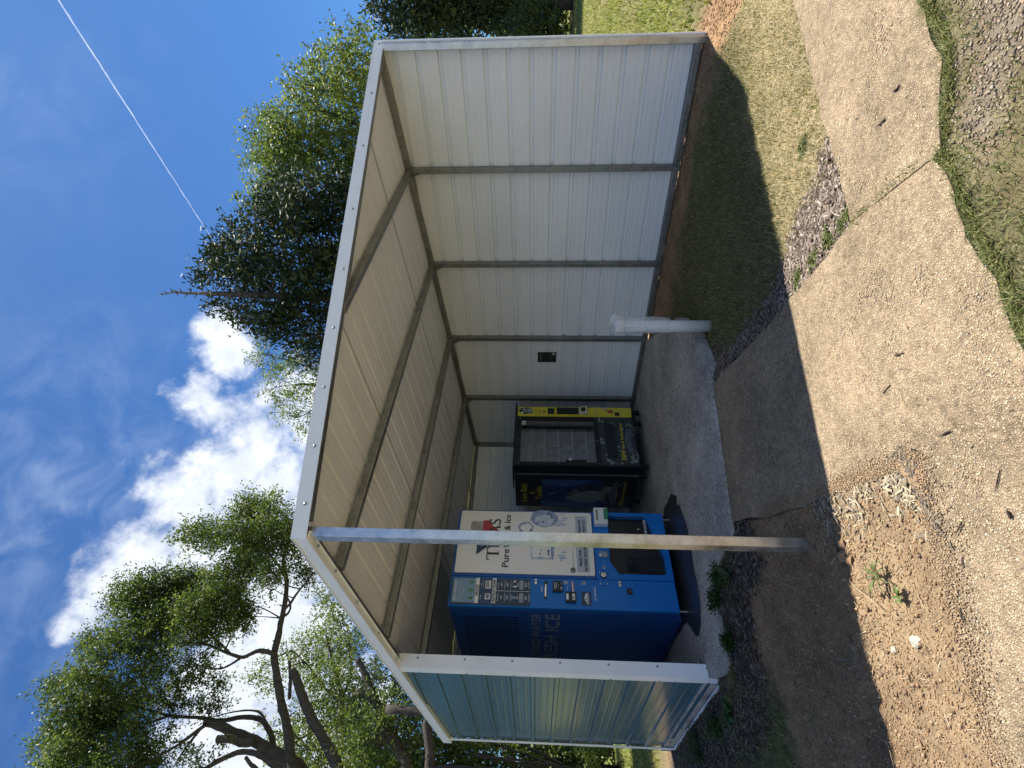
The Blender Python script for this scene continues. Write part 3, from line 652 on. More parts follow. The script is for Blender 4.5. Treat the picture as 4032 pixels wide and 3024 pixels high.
# the cut-out in the right wall with a dark meter box set behind it
cut = [(6.0305, 4.995, 5.205, 1.262, 1.562)]
mb = MB(); X0 = 6.031
for (ya, yb, za, zb) in ((4.985, 5.215, 1.550, 1.566), (4.985, 5.215, 1.258, 1.272), (4.985, 5.001, 1.272, 1.550), (5.199, 5.215, 1.272, 1.550)): mb.box(X0 - 0.004, X0 + 0.001, ya, yb, za, zb)
mb.build('cut_out_flange', M_PANEL_IN, shed)
mbox = empty('meter_box', (6.03, 5.1, 1.27), 'small dark electrical box with a white sticker set into the right wall', 'electrical box')
MB().box(6.026, 6.0335, 5.0015, 5.1985, 1.2725, 1.5495).build('cover', mat('black box plastic', (.018, .020, .019), 0.35, var=.6, vscale=18, bump=.3, bscale=40), mbox)
MB().box(6.024, 6.0262, 5.015, 5.045, 1.292, 1.335).build('sticker', mat('white sticker', (.5, .5, .52), 0.5), mbox)
MB().box(6.022, 6.0262, 5.06, 5.085, 1.29, 1.335).build('latch', mat('grey latch', (.10, .12, .11), 0.5), mbox)
MB().box(6.022, 6.0262, 5.03, 5.17, 1.495, 1.515).build('bracket', mat('grey bracket', (.13, .14, .12), 0.5), mbox)
MB().box(6.0225, 6.0262, 5.02, 5.18, 1.355, 1.363).build('bracket', MATS['grey bracket'], mbox)
# ------------------------------------------------------------------ ice and water vending machine
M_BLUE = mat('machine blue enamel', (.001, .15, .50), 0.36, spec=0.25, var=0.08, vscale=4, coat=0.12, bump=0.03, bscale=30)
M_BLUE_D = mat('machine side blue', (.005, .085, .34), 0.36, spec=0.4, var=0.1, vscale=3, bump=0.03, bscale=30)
M_NAVY = mat('navy print', (.010, .045, .12), 0.35)
M_NAVY2 = mat('deep navy print', (.006, .022, .062), 0.35)
M_SIGN = mat('cream sign face', (.74, .715, .67), 0.22, spec=0.5, var=0.06, vscale=1.2, coat=0.5)
M_INK = mat('black ink', (.012, .013, .016), 0.4)
M_WHITE = mat('white print', (.72, .73, .74), 0.4)
M_GREYP = mat('grey print', (.40, .44, .50), 0.4)
M_PALE = mat('pale blue print', (.20, .33, .47), 0.4)
M_RED = mat('red print', (.42, .035, .04), 0.45)
M_STONEP = mat('stone grey print', (.36, .345, .33), 0.45, var=0.35, vscale=22)
M_LBLUE = mat('light blue print', (.30, .42, .60), 0.45)
M_ICE1 = mat('ice print pale', (.50, .56, .66), 0.4, var=0.25, vscale=24)
M_ICE2 = mat('ice print mid', (.25, .33, .48), 0.4, var=0.3, vscale=24)
M_ICE3 = mat('ice print dark', (.06, .10, .20), 0.4)
M_BLACK = mat('black plastic', (.008, .009, .011), 0.35, spec=0.4, var=0.3, vscale=12)
M_BAY = mat('dark bay lining', (.010, .012, .018), 0.3, spec=0.4)
M_CHROME = mat('brushed steel', (.62, .62, .60), 0.3, metal=0.95, var=0.2, vscale=30)
M_WPLAS = mat('white plastic', (.62, .64, .66), 0.4, bump=0.05)
M_GREEN = mat('green plastic', (.01, .19, .075), 0.4)
M_SILVER = mat('silver lettering', (.30, .33, .38), 0.5, metal=0.1)
M_GRN_P = mat('green print', (.10, .26, .12), 0.5)

IY = 5.359
ice = empty('ice_vending_machine', (2.93, 5.97, 0), 'tall blue filtered water and fresh ice vending machine with a cream sign panel', 'vending machine')
IX0, IX1, IZ0, IZ1, IYB = 2.357, 3.512, 0.078, 2.452, 6.98
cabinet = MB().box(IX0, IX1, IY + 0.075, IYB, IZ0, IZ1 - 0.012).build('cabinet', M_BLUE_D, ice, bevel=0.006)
MB().box(IX0 + 0.004, IX1 - 0.004, IY + 0.062, IY + 0.0745, IZ0 + 0.01, IZ1 - 0.02).build('door_gasket', M_BLACK, ice)
FX, FZ = Vector((1, 0, 0)), Vector((0, 0, 1)); 
def fr(poly, y_out, depth, name, m, parent, bevel=0):
    """a plate on the front: outline in x, z; its face y_out in front of the door plane"""
    return MB().prism(poly, (0, IY, 0), FX, FZ, y_out - depth, y_out).build(name, m, parent, bevel=bevel)
def R_(x0, x1, z0, z1): return [(x0, z0), (x1, z0), (x1, z1), (x0, z1)]
DX = 2.684
ctrl = fr(R_(IX0 + 0.001, DX - 0.002, IZ0, IZ1), 0, 0.061, 'control_door', M_BLUE, ice, 0.007)
# right hand door in two halves: the lit sign above, the dispensing bay below
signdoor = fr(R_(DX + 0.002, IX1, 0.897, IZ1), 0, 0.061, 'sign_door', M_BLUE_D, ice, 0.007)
baypoly = [(2.758, 0.176), (2.772, 0.158), (2.95, 0.155), (3.42, 0.285), (3.452, 0.31), (3.456, 0.705), (2.885, 0.728), (2.757, 0.645)]
def frame_with_hole(name, outer, hole, y0, y1, m, parent):
    """plate with an opening"""
    vs = [Vector(p) for p in outer + hole]; no, nh = len(outer), len(hole)
    co, ed, fa, *_ = delaunay_2d_cdt(vs, [(i, (i + 1) % no) for i in range(no)] + [(no + i, no + (i + 1) % nh) for i in range(nh)], [], 1, 1e-6)
    hp = [tuple(h) for h in hole]
    keep = []
    for f in fa:
        c = np.mean([co[i] for i in f], axis=0)
        if inside(outer, np.array([c[0]]), np.array([c[1]]))[0] and not inside(hp, np.array([c[0]]), np.array([c[1]]))[0]: keep.append(tuple(f))
    V = [(c.x, IY - y1, c.y) for c in co] + [(c.x, IY - y0, c.y) for c in co]; n = len(co)
    Fs = [f[::1] for f in keep] + [tuple(i + n for i in f[::-1]) for f in keep]
    for loop in (list(range(no)), list(range(no, no + nh))):
        for i in range(len(loop)):
            a, b = loop[i], loop[(i + 1) % len(loop)]; Fs.append((a, b, b + n, a + n))
    mb = MB(); mb.add(V, Fs); o = mb.build(name, m, parent)
    bm = bmesh.new(); bm.from_mesh(o.data); bmesh.ops.recalc_face_normals(bm, faces=bm.faces); bm.to_mesh(o.data); bm.free(); return o
baydoor = frame_with_hole('bay_door', R_(DX + 0.002, IX1, IZ0, 0.893), baypoly, -0.061, 0.0, M_BLUE, ice)
def grow(poly, k):
    cx = sum(p[0] for p in poly) / len(poly); cz = sum(p[1] for p in poly) / len(poly); return [(cx + (p[0] - cx) * k, cz + (p[1] - cz) * k) for p in poly]
fr(grow(baypoly, 1.06), -0.0405, 0.02, 'bay_back', M_BAY, baydoor)
MB().tube([(x, IY - 0.004, z) for x, z in baypoly + baypoly[:2]], 0.007, 6).build('bay_rim', M_BLACK, baydoor, smooth=True)
fr(rrect(3.20, 3.40, 0.325, 0.50, 0.012), -0.034, 0.006, 'chute_door', M_BLACK, baydoor, 0.002)
fr(circle(3.315, 0.372, 0.012, 10), -0.026, 0.008, 'chute_knob', M_CHROME, baydoor)
MB().prism(grow(rrect(2.80, 2.96, 0.22, 0.55, 0.03), 1), (0, IY, 0), FX, FZ, -0.039, -0.035).build('bay_window', mat('smoked acrylic', (.012, .014, .022), 0.08, spec=0.6), baydoor)
text('CLOSE DOOR', M_WHITE, baydoor, (3.185, IY - 0.0045, 0.285), FX, FZ, 0.232, 0.028, 0.0012)
# sign panel: proud curved face
sign = fr(rrect(2.713, 3.487, 0.905, 2.425, 0.02), 0.022, 0.021, 'sign_panel', M_SIGN, signdoor, 0.006)
SY = IY - 0.0235
def dec(poly, m, name='print', parent=None, lift=0.0): return MB().prism(poly, (0, SY - lift, 0), FX, FZ, 0, 0.0012).build(name, m, parent or sign)
# shape of the state in red, stone and navy behind its name
tex_top = [(3.13, 2.29), (3.30, 2.30), (3.345, 2.28), (3.338, 2.215), (3.352, 2.155), (3.12, 2.165)]
tex_red = [(3.12, 2.163), (3.352, 2.153), (3.362, 2.09), (3.30, 2.06), (3.262, 2.01), (3.22, 1.965), (3.19, 1.91), (3.165, 1.905), (3.15, 1.97), (3.12, 2.02)]
tex_navy = [(2.92, 2.205), (3.118, 2.205), (3.118, 2.02), (3.075, 2.05), (3.045, 2.085), (3.01, 2.09), (2.985, 2.13), (2.945, 2.175)]
tex_grey2 = [(3.06, 2.29), (3.128, 2.29), (3.118, 2.207), (3.06, 2.207)]
dec(tex_top, M_STONEP); dec(tex_red, M_RED); dec(tex_navy, M_NAVY2); dec(tex_grey2, M_STONEP)
star = [(3.05 + (0.03 if k % 2 == 0 else 0.012) * math.sin(k * PI / 5), 2.15 + (0.03 if k % 2 == 0 else 0.012) * math.cos(k * PI / 5)) for k in range(10)]
dec(star, M_WHITE, lift=0.0015)
# name in capitals with small feet, built letter by letter
def serif_T(x, z, w, h):
    s = h * .16
    return [[(x + w * .42, z), (x + w * .58, z), (x + w * .58, z + h), (x + w * .42, z + h)], [(x, z + h - s * .5), (x + w, z + h - s * .5), (x + w, z + h), (x, z + h)], [(x, z + h - s * 1.5), (x + w * .06, z + h - s * 1.5), (x + w * .1, z + h), (x, z + h)],
            [(x + w * .94, z + h - s * 1.5), (x + w, z + h - s * 1.5), (x + w, z + h), (x + w * .9, z + h)], [(x + w * .28, z), (x + w * .72, z), (x + w * .66, z + s * .3), (x + w * .34, z + s * .3)]]
def serif_A(x, z, w, h):
    s = h * .045
    return [[(x + w * .09, z), (x + w * .16, z), (x + w * .53, z + h), (x + w * .46, z + h)], [(x + w * .72, z), (x + w * .93, z), (x + w * .57, z + h), (x + w * .46, z + h)], [(x + w * .25, z + h * .33), (x + w * .78, z + h * .33), (x + w * .78, z + h * .38), (x + w * .25, z + h * .38)],
            [(x, z), (x + w * .27, z), (x + w * .22, z + s), (x + w * .04, z + s)], [(x + w * .62, z), (x + w, z), (x + w * .96, z + s), (x + w * .66, z + s)]]
mb = MB(); ZB, HH = 1.953, 0.125
k = 0
for pl in serif_T(2.862, ZB, 0.155, HH + 0.01) + serif_A(3.175, ZB, 0.125, HH):
    k += 1; mb.prism(pl, (0, SY - 0.0016 - 0.00008 * k, 0), FX, FZ, 0, 0.001)
for x0 in (3.005,):                                   # E and X stand behind the post from here
    for pl in ([(x0 + .015, ZB), (x0 + .03, ZB), (x0 + .03, ZB + HH), (x0 + .015, ZB + HH)], [(x0 + .03, ZB), (x0 + .085, ZB), (x0 + .085, ZB + .012), (x0 + .03, ZB + .007)], [(x0 + .03, ZB + HH - .007), (x0 + .082, ZB + HH - .012), (x0 + .082, ZB + HH), (x0 + .03, ZB + HH)], [(x0 + .03, ZB + .06), (x0 + .066, ZB + .06), (x0 + .066, ZB + .067), (x0 + .03, ZB + .067)]):
        k += 1; mb.prism(pl, (0, SY - 0.0016 - 0.00008 * k, 0), FX, FZ, 0, 0.001)
for pl in ([(3.095, ZB), (3.107, ZB), (3.178, ZB + HH), (3.166, ZB + HH)], [(3.158, ZB), (3.180, ZB), (3.113, ZB + HH), (3.091, ZB + HH)]):
    k += 1; mb.prism(pl, (0, SY - 0.0016 - 0.00008 * k, 0), FX, FZ, 0, 0.001)
mb.build('lettering', M_INK, sign)
text('S', M_INK, sign, (3.302, SY - 0.003, ZB - 0.002), FX, FZ, 0.078, HH + 0.006)
text('Pure', M_INK, sign, (2.783, SY - 0.0016, 1.838), FX, FZ, 0.212, 0.072, 0.0022)
text('Water', M_INK, sign, (3.015, SY - 0.0016, 1.838), FX, FZ, 0.205, 0.066, 0.0022)
text('& Ice', M_INK, sign, (3.235, SY - 0.0016, 1.838), FX, FZ, 0.20, 0.068, 0.0022)
# printed picture of ice cubes on wet glass
def rnd_poly(cx, cz, rx, rz, n, j, seed, rot=0):
    r = random.Random(seed); return [(cx + rx * (1 + r.uniform(-j, j)) * math.cos(2 * PI * k / n + rot), cz + rz * (1 + r.uniform(-j, j)) * math.sin(2 * PI * k / n + rot)) for k in range(n)]
dec(rnd_poly(3.40, 1.45, .115, .165, 18, .06, 1), M_ICE2); dec(rnd_poly(3.37, 1.45, .075, .115, 14, .12, 2), M_ICE1, lift=.0014)
dec(rnd_poly(3.275, 1.66, .075, .09, 14, .08, 3), M_ICE2, lift=.0002); dec(rnd_poly(3.272, 1.655, .058, .068, 12, .14, 4), M_SIGN, lift=.0016)
dec(rrect(2.885, 3.20, 1.35, 1.60, .02), M_ICE1, lift=.0001); dec(rrect(2.905, 3.18, 1.375, 1.585, .015), M_SIGN, lift=.0015)
dec(rnd_poly(2.99, 1.36, .10, .018, 12, .3, 6), M_ICE2, lift=.0026)
for sd in range(26):
    r = random.Random(100 + sd)
    if sd < 14: cx, cz = 3.40 + r.uniform(-.08, .08), 1.44 + r.uniform(-.13, .13)
    elif sd < 19: cx, cz = 3.275 + r.uniform(-.06, .06), 1.66 + r.uniform(-.075, .075)
    else: cx, cz = 2.895 + r.uniform(0, .1), 1.36 + r.uniform(0, .23)
    dec(rnd_poly(cx, cz, r.uniform(.006, .022), r.uniform(.004, .011), 6, .35, sd, r.uniform(0, 3)), M_ICE3 if sd % 3 else M_ICE2, lift=.003 + sd * .00004)
for sd in range(9):
    r = random.Random(300 + sd); cx = r.uniform(3.30, 3.47); cz = r.uniform(1.17, 1.30)
    dec(rnd_poly(cx, cz, r.uniform(.006, .016), r.uniform(.02, .05), 7, .3, sd), M_LBLUE if sd % 2 else M_ICE1, lift=.0004 + sd * .00005)
for sd in range(5):
    r = random.Random(400 + sd); dec(rnd_poly(r.uniform(2.87, 3.0), r.uniform(1.22, 1.33), .008, r.uniform(.02, .05), 7, .3, sd), M_LBLUE, lift=.0004 + sd * .00005)
dec(rrect(3.19, 3.44, .962, 1.095, .012), M_GREYP); dec(rrect(2.748, 3.06, .962, 1.096, .012), M_GREYP)
text('PRESS FOR', M_INK, sign, (3.222, SY - .0018, 1.033), FX, FZ, .162, .027, .0018); text('FRESH ICE', M_INK, sign, (3.228, SY - .0018, .985), FX, FZ, .152, .027, .0018)
text('PRESS FOR', M_INK, sign, (2.812, SY - .0018, 1.037), FX, FZ, .195, .030, .002); text('FILTERED WATER', M_INK, sign, (2.760, SY - .0018, .983), FX, FZ, .29, .030, .002)
mb = MB()
for q, t in enumerate(np.linspace(0, 2 * PI, 17)[:-1]): mb.prism(R_(-.006, .006, -.004, .004), (2.768 + .024 * math.cos(t), SY - .0001 * q, 1.142 + .024 * math.sin(t)), FX, FZ, 0, .0012)
mb.build('emblem', M_INK, sign)
text('8', M_INK, sign, (2.757, SY - .002, 1.127), FX, FZ, .022, .030, .0015)
text('Materials Certified and', M_ICE3, sign, (2.80, SY - .0015, 1.131), FX, FZ, .21, .012)
# control door: instructions, prices, coin mechanism
CY = IY - 0.0012
def cd(poly, m, name='print', t=0.0012, parent=None, lift=0): return MB().prism(poly, (0, IY - lift, 0), FX, FZ, 0.0003, t).build(name, m, parent or ctrl)
info = cd(R_(2.372, 2.664, 1.598, 2.436), M_NAVY2, 'instruction_panel', .004)
IL = .0042
def ip(poly, m, lift=0, name='print'): return cd(poly, m, name, .0012, info, IL + lift)
def it(t, m, x, z, w, h, b=0.0): return text(t, m, info, (x, IY - IL - .0032, z), FX, FZ, w, h, b)
ip(R_(2.392, 2.655, 2.178, 2.418), M_PALE)
it('ECO- FRIENDLY', M_WHITE, 2.412, 2.375, .21, .024, .001); it('Use your cooler for bulk', M_WHITE, 2.408, 2.343, .22, .014); it('ice and reuse your water', M_WHITE, 2.408, 2.317, .22, .014); it('bottles.', M_WHITE, 2.49, 2.295, .07, .013)
for k, (cx, cz, m_) in enumerate(((2.44, 2.225, M_GRN_P), (2.525, 2.228, M_GRN_P), (2.61, 2.222, M_GRN_P))):
    ip(rnd_poly(cx, cz, .02, .026 if k != 1 else .034, 12, .2, 50 + k), m_, .0016)
ip(rnd_poly(2.44, 2.212, .012, .008, 7, .3, 60), M_INK, .003)
ip(R_(2.388, 2.66, 2.138, 2.176), M_SIGN, .0002); it('PRICES', M_INK, 2.468, 2.143, .115, .027, .0014)
ip(R_(2.39, 2.524, 2.006, 2.132), M_NAVY); ip(R_(2.528, 2.66, 2.006, 2.132), M_NAVY)
it('Water', M_WHITE, 2.43, 2.110, .05, .015); it('Ice', M_WHITE, 2.58, 2.112, .025, .014); it('16 pounds', M_WHITE, 2.55, 2.090, .085, .012)
ip(rrect(2.43, 2.492, 2.016, 2.072, .006), M_WHITE, .0016); ip(rrect(2.546, 2.634, 2.014, 2.074, .006), M_WHITE, .0016)
text('40', M_INK, info, (2.438, IY - .0085, 2.026), FX, FZ, .045, .036, .0018); text('2|50', M_INK, info, (2.553, IY - .0085, 2.026), FX, FZ, .074, .038, .0018)
ip(R_(2.392, 2.662, 1.958, 1.999), M_WHITE, .0002); it('INSTRUCTIONS', M_INK, 2.405, 1.964, .235, .029, .0014)
ip(R_(2.5235, 2.5275, 1.602, 1.956), M_WHITE, .0004)
for c, (x0, x1) in enumerate(((2.396, 2.516), (2.534, 2.656))):
    it('For Water' if c == 0 else 'For Ice', M_WHITE, x0 + .02, 1.928, .08 if c == 0 else .058, .017)
    for q, zz in enumerate((1.893, 1.827, 1.722, 1.632)):
        ip(R_(x0 + .005, x1 - .005, zz + .004, zz + .010), M_NAVY, .0002); ip(R_(x0 + .035, x1 - .035, zz - .002, zz + .016), M_NAVY2, .0018)
        text('STEP %d' % (q + 1), M_WHITE, info, (x0 + .04, IY - .0085, zz), FX, FZ, x1 - x0 - .08, .014, .0008)
    for zz, w in ((1.865, .1), (1.851, .06), (1.803, .1), (1.788, .05), (1.655, .06), (1.612, .09), (1.603, .06)):
        ip(R_((x0 + x1) / 2 - w / 2, (x0 + x1) / 2 + w / 2, zz, zz + .0045), M_GREYP, .0004)
    ip(R_(x0 + .012, x1 - .012, 1.672, 1.712), M_GREYP, .0003); it('PRESS FOR', M_INK, x0 + .018, 1.693, x1 - x0 - .036, .013); it('FILTERED WATER' if c == 0 else 'FRESH ICE', M_INK, x0 + .018, 1.676, x1 - x0 - .036, .012)
ip(R_(2.445, 2.47, 1.745, 1.783), M_PALE, .0004); ip(R_(2.449, 2.466, 1.783, 1.79), M_PALE, .0004)
ip(rnd_poly(2.575, 1.76, .014, .017, 8, .2, 71), M_WHITE, .0004); ip(rnd_poly(2.632, 1.765, .014, .012, 8, .2, 72), M_WHITE, .0004); ip(rnd_poly(2.637, 1.745, .012, .008, 8, .2, 73), M_RED, .0016)
for zc in (1.54, 0.655):
    lt = MB().prism(R_(2.607, 2.667, zc - .013, zc + .013), (0, IY, 0), FX, FZ, .0004, .012).build('latch', M_CHROME, ctrl, bevel=.003)
    MB().prism(circle(2.641, zc, .008, 10), (0, IY, 0), FX, FZ, .0125, .014).build('keyhole', M_BLACK, lt)
cp = cd(R_(2.40, 2.655, 1.268, 1.512), M_BLUE, 'coin_plate', .003); cd(R_(2.40, 2.655, .955, 1.262), M_BLUE, 'coin_plate', .003)
LP = .0032
text('STEP 1', M_WHITE, ctrl, (2.53, IY - LP - .0012, 1.468), FX, FZ, .062, .015, .001)
cd([(2.455, 1.424), (2.655, 1.420), (2.635, 1.452), (2.455, 1.452)], M_BLACK, 'coin_slot', .005, lift=LP)
cd([(2.472, 1.432), (2.60, 1.427), (2.615, 1.440), (2.56, 1.446), (2.48, 1.446)], M_CHROME, 'slot_insert', .003, lift=LP + .0052)
bill = cd(rrect(2.525, 2.638, 1.262, 1.362, .01), M_BLACK, 'card_reader', .028, lift=LP)
for i, (x0, x1, z0, z1, m_) in enumerate(((2.55, 2.62, 1.335, 1.345, M_GREYP), (2.56, 2.572, 1.318, 1.327, M_GREYP), (2.583, 2.596, 1.318, 1.327, M_GREYP), (2.606, 2.618, 1.318, 1.327, M_GREYP), (2.585, 2.60, 1.298, 1.306, M_SILVER), (2.548, 2.575, 1.270, 1.278, M_WHITE), (2.60, 2.625, 1.270, 1.278, M_SILVER))):
    cd(R_(x0, x1, z0, z1), m_, 'key', .002, bill, LP + .0282)
coin = cd(rrect(2.418, 2.522, 1.122, 1.232, .006), M_BLACK, 'bill_acceptor', .03, lift=LP)
cd(R_(2.44, 2.505, 1.20, 1.224), M_WHITE, 'sticker', .0015, coin, LP + .0302); cd(R_(2.44, 2.505, 1.135, 1.162), M_WHITE, 'sticker', .0015, coin, LP + .0302); cd(R_(2.452, 2.47, 1.141, 1.156), M_BLACK, 'arrow', .001, coin, LP + .032)
for zc in (1.226, 1.034):
    bt = cd(circle(2.634, zc, .017, 14), M_CHROME, 'button_ring', .006, lift=LP); cd(circle(2.634, zc, .011, 12), mat('button green', (.01, .10, .09), .4) if zc > 1.1 else M_BLACK, 'button', .004, bt, LP + .0062)
for z0 in (1.195, 1.185, 1.205): text('PRESS FOR ICE', M_PALE, ctrl, (2.595, IY - LP - .0012, z0), FX, FZ, .065, .006)
text('CHANGE', M_WHITE, ctrl, (2.55, IY - LP - .0012, 1.203), FX, FZ, .042, .012)
text('PRESS FOR', M_PALE, ctrl, (2.60, IY - LP - .0012, 1.06), FX, FZ, .06, .008); text('CHANGE', M_PALE, ctrl, (2.60, IY - LP - .0012, 1.071), FX, FZ, .06, .008)
rl = cd(R_(2.556, 2.652, 1.138, 1.164), M_RED, 'red_label', .0012, lift=LP); cd(R_(2.562, 2.648, 1.147, 1.157), M_SIGN, 'print', .001, rl, LP + .0014)
cd(circle(2.548, 1.150, .009, 10), M_CHROME, 'coin_return', .008, lift=LP); cd([(2.535, 1.172), (2.56, 1.180), (2.565, 1.172), (2.54, 1.163)], M_BLACK, 'coin_return_shade', .003, lift=LP)
lg = cd(R_(2.400, 2.542, .966, 1.064), M_NAVY2, 'badge', .0015, lift=LP)
LG = LP + .0018
cd([(2.422, 1.008), (2.435, 1.022), (2.441, 1.018), (2.452, 1.032), (2.462, 1.026), (2.472, 1.044), (2.487, 1.024), (2.494, 1.034), (2.506, 1.024), (2.512, 1.030), (2.524, 1.008)], M_WHITE, 'mountain', .001, lg, LG)
cd([(2.448, 1.010), (2.458, 1.022), (2.466, 1.012), (2.476, 1.026), (2.482, 1.010)], M_NAVY2, 'mountain_shade', .001, lg, LG + .0012)
text('EVEREST', M_WHITE, lg, (2.410, IY - LG - .0012, .990), FX, FZ, .124, .018, .0012); text('ICE & WATER SYSTEMS', M_SILVER, lg, (2.418, IY - LG - .0012, .976), FX, FZ, .108, .006)
text('For service call', M_PALE, ctrl, (2.47, IY - .0014, .945), FX, FZ, .11, .008); text('EZ CONTACT', M_WHITE, ctrl, (2.455, IY - .0014, .912), FX, FZ, .145, .018, .001)
prt = cd(R_(2.527, 2.592, .532, .590), M_BLACK, 'coin_return_cup', .004); cd(R_(2.545, 2.575, .534, .566), mat('cup grey', (.05, .05, .05), .5), 'cup_lining', .001, prt, .0045)
# lock hasp and disc
hs = cd(rrect(2.622, 2.768, .775, .868, .006), M_BLUE, 'hasp', .006)
for x, zz in ((2.632, .785), (2.632, .858), (2.758, .858)): cd(circle(x, zz, .006, 8), M_CHROME, 'bolt', .004, hs, .0062)
MB().prism(circle(2.721, .82, .033, 18), (0, IY, 0), FX, FZ, .0062, .02).build('lock_shroud', M_NAVY, hs); lk = MB().prism(circle(2.721, .82, .027, 18), (0, IY, 0), FX, FZ, .0202, .036).build('lock_disc', M_CHROME, hs, bevel=.003)
MB().prism(R_(2.706, 2.738, .816, .822), (0, IY, 0), FX, FZ, .0362, .0375).build('lock_slot', M_BLACK, hs)
# chute covers above the bay
gd = MB().box(3.318, 3.530, IY - .075, IY - .0005, .723, .878).build('ice_gate', M_WPLAS, baydoor, bevel=.006)
MB().box(3.372, 3.515, IY - .078, IY - .0755, .718, .766).build('gate_flap', M_GREEN, baydoor, bevel=.001)
MB().box(3.36, 3.50, IY - .0775, IY - .0755, .832, .856).build('gate_label', mat('label grey', (.25, .28, .24), .5), baydoor); text('ICE 16 LB', M_INK, baydoor, (3.37, IY - .0785, .838), FX, FZ, .12, .012)
MB().box(2.93, 3.00, IY - .03, IY - .0005, .752, .85).build('spout_cover', mat('clear cover', (.22, .27, .32), .12, spec=.6), baydoor, bevel=.012)
cd(circle(2.953, .838, .012, 12), M_WHITE, 'button', .034, baydoor); rb = cd(circle(2.822, .803, .015, 14), M_WHITE, 'button_ring', .005, baydoor); cd(circle(2.822, .803, .010, 12), M_BLACK, 'button', .003, rb, .0052)
text('Start Water', M_PALE, baydoor, (2.848, IY - .0014, .806), FX, FZ, .08, .009); text('Pull to open', M_PALE, baydoor, (3.20, IY - .0014, .812), FX, FZ, .10, .010)
# side: vent grille, lettering
SX = Vector((0, -1, 0)); 
grille = MB().prism(rrect(-6.86, -5.56, 1.705, 2.335, .02), (IX0, 0, 0), SX, FZ, .0004, .003).build('vent_panel', M_BLUE_D, cabinet)
mb = MB(); M_VENT = mat('vent hole dark', (.003, .006, .018), .6)
for i in range(24):
    zz = 1.725 + i * .025
    for j in range(18): mb.add([(IX0 - .0034, 5.585 + j * .071, zz), (IX0 - .0034, 5.585 + j * .071 + .052, zz), (IX0 - .0034, 5.585 + j * .071 + .052, zz + .013), (IX0 - .0034, 5.585 + j * .071, zz + .013)], [(0, 3, 2, 1)])
tag(mb.build('vent_hole', M_VENT, cabinet), kind='stuff')
text('FILTERED WATER', M_SILVER, cabinet, (IX0 - .0006, 6.86, 1.486), SX, FZ, 1.365, .092, .004)
text('FRESH ICE', M_SILVER, cabinet, (IX0 - .0006, 6.86, 1.282), SX, FZ, 1.36, .152, .006)
for x, y in ((IX0 + .03, IY + .05), (IX1 - .05, IY + .05), (IX0 + .06, IYB - .1), (IX1 - .06, IYB - .1)):
    MB().tube([(x, y, 0.002), (x, y, .010), (x, y, .012), (x, y, .079)], [.022, .022, .009, .009], 10).build('foot', M_CHROME, ice)
MB().box(IX0 + .02, IX0 + .12, IY + .25, IYB - .2, .016, .077).build('skid', M_BLUE_D, ice); MB().box(IX1 - .12, IX1 - .02, IY + .25, IYB - .2, .016, .077).build('skid', M_BLUE_D, ice)
# ------------------------------------------------------------------ live bait vending machine
M_BK = mat('black cabinet enamel', (.010, .012, .018), 0.30, spec=0.45, var=0.2, vscale=5, bump=.04, bscale=60)
M_YEL = mat('yellow panel print', (.62, .55, .035), 0.35, var=0.1, vscale=6)
M_YLET = mat('yellow lettering', (.60, .50, .04), 0.4)
M_CAMO = mat('camouflage print', (.030, .042, .052), 0.4, var2=(.018, .026, .034), vscale=9)
M_CAMO2 = mat('camouflage pale blotch', (.22, .27, .26), 0.5, var=.3, vscale=40)
M_WATER = mat('underwater print', (.012, .045, .22), 0.4, var2=(.004, .012, .075), vscale=3, stretch=(1, 5, 1))
M_WATER2 = mat('lighter water print', (.06, .14, .33), 0.4, var2=(.02, .06, .2), vscale=14)
M_FISHB = mat('fish belly print', (.26, .30, .31), 0.5, var=.4, vscale=30)
M_FISHD = mat('fish back print', (.035, .05, .075), 0.5, var=.4, vscale=30)
M_TAN = mat('tan emblem print', (.20, .20, .13), 0.5)
BY = 5.693; BX0, BX1 = 4.452, 5.562; BZ0, BZ1 = .150, 1.862
bait = empty('bait_vending_machine', (5.0, 6.1, 0), 'black and yellow live bait and tackle vending machine with a glass front', 'vending machine')
# hollow cabinet
cb = MB(); CX0, CX1, CY0, CY1 = 4.448, 5.56, 5.90, 6.655
cb.box(CX0, CX0 + .02, CY0, CY1, BZ0, BZ1 - .01).box(CX1 - .02, CX1, CY0, CY1, BZ0, BZ1 - .01).box(CX0 + .02, CX1 - .02, CY1 - .02, CY1, BZ0, BZ1 - .01).box(CX0 + .02, CX1 - .02, CY0, CY1 - .02, BZ0, BZ0 + .02).box(CX0 + .02, CX1 - .02, CY0, CY1 - .02, BZ1 - .03, BZ1 - .01)
cab = cb.build('cabinet', M_BK, bait)
MB().box(4.385, 5.64, BY - .012, 6.14, BZ1, BZ1 + .016).build('top_cover', M_BK, bait, bevel=.004)
MB().box(CX0 - .004, CX0 + .03, 5.872, 5.897, BZ0, BZ1 - .004).build('door_seal', mat('grey seal', (.12, .13, .15), .4), bait)
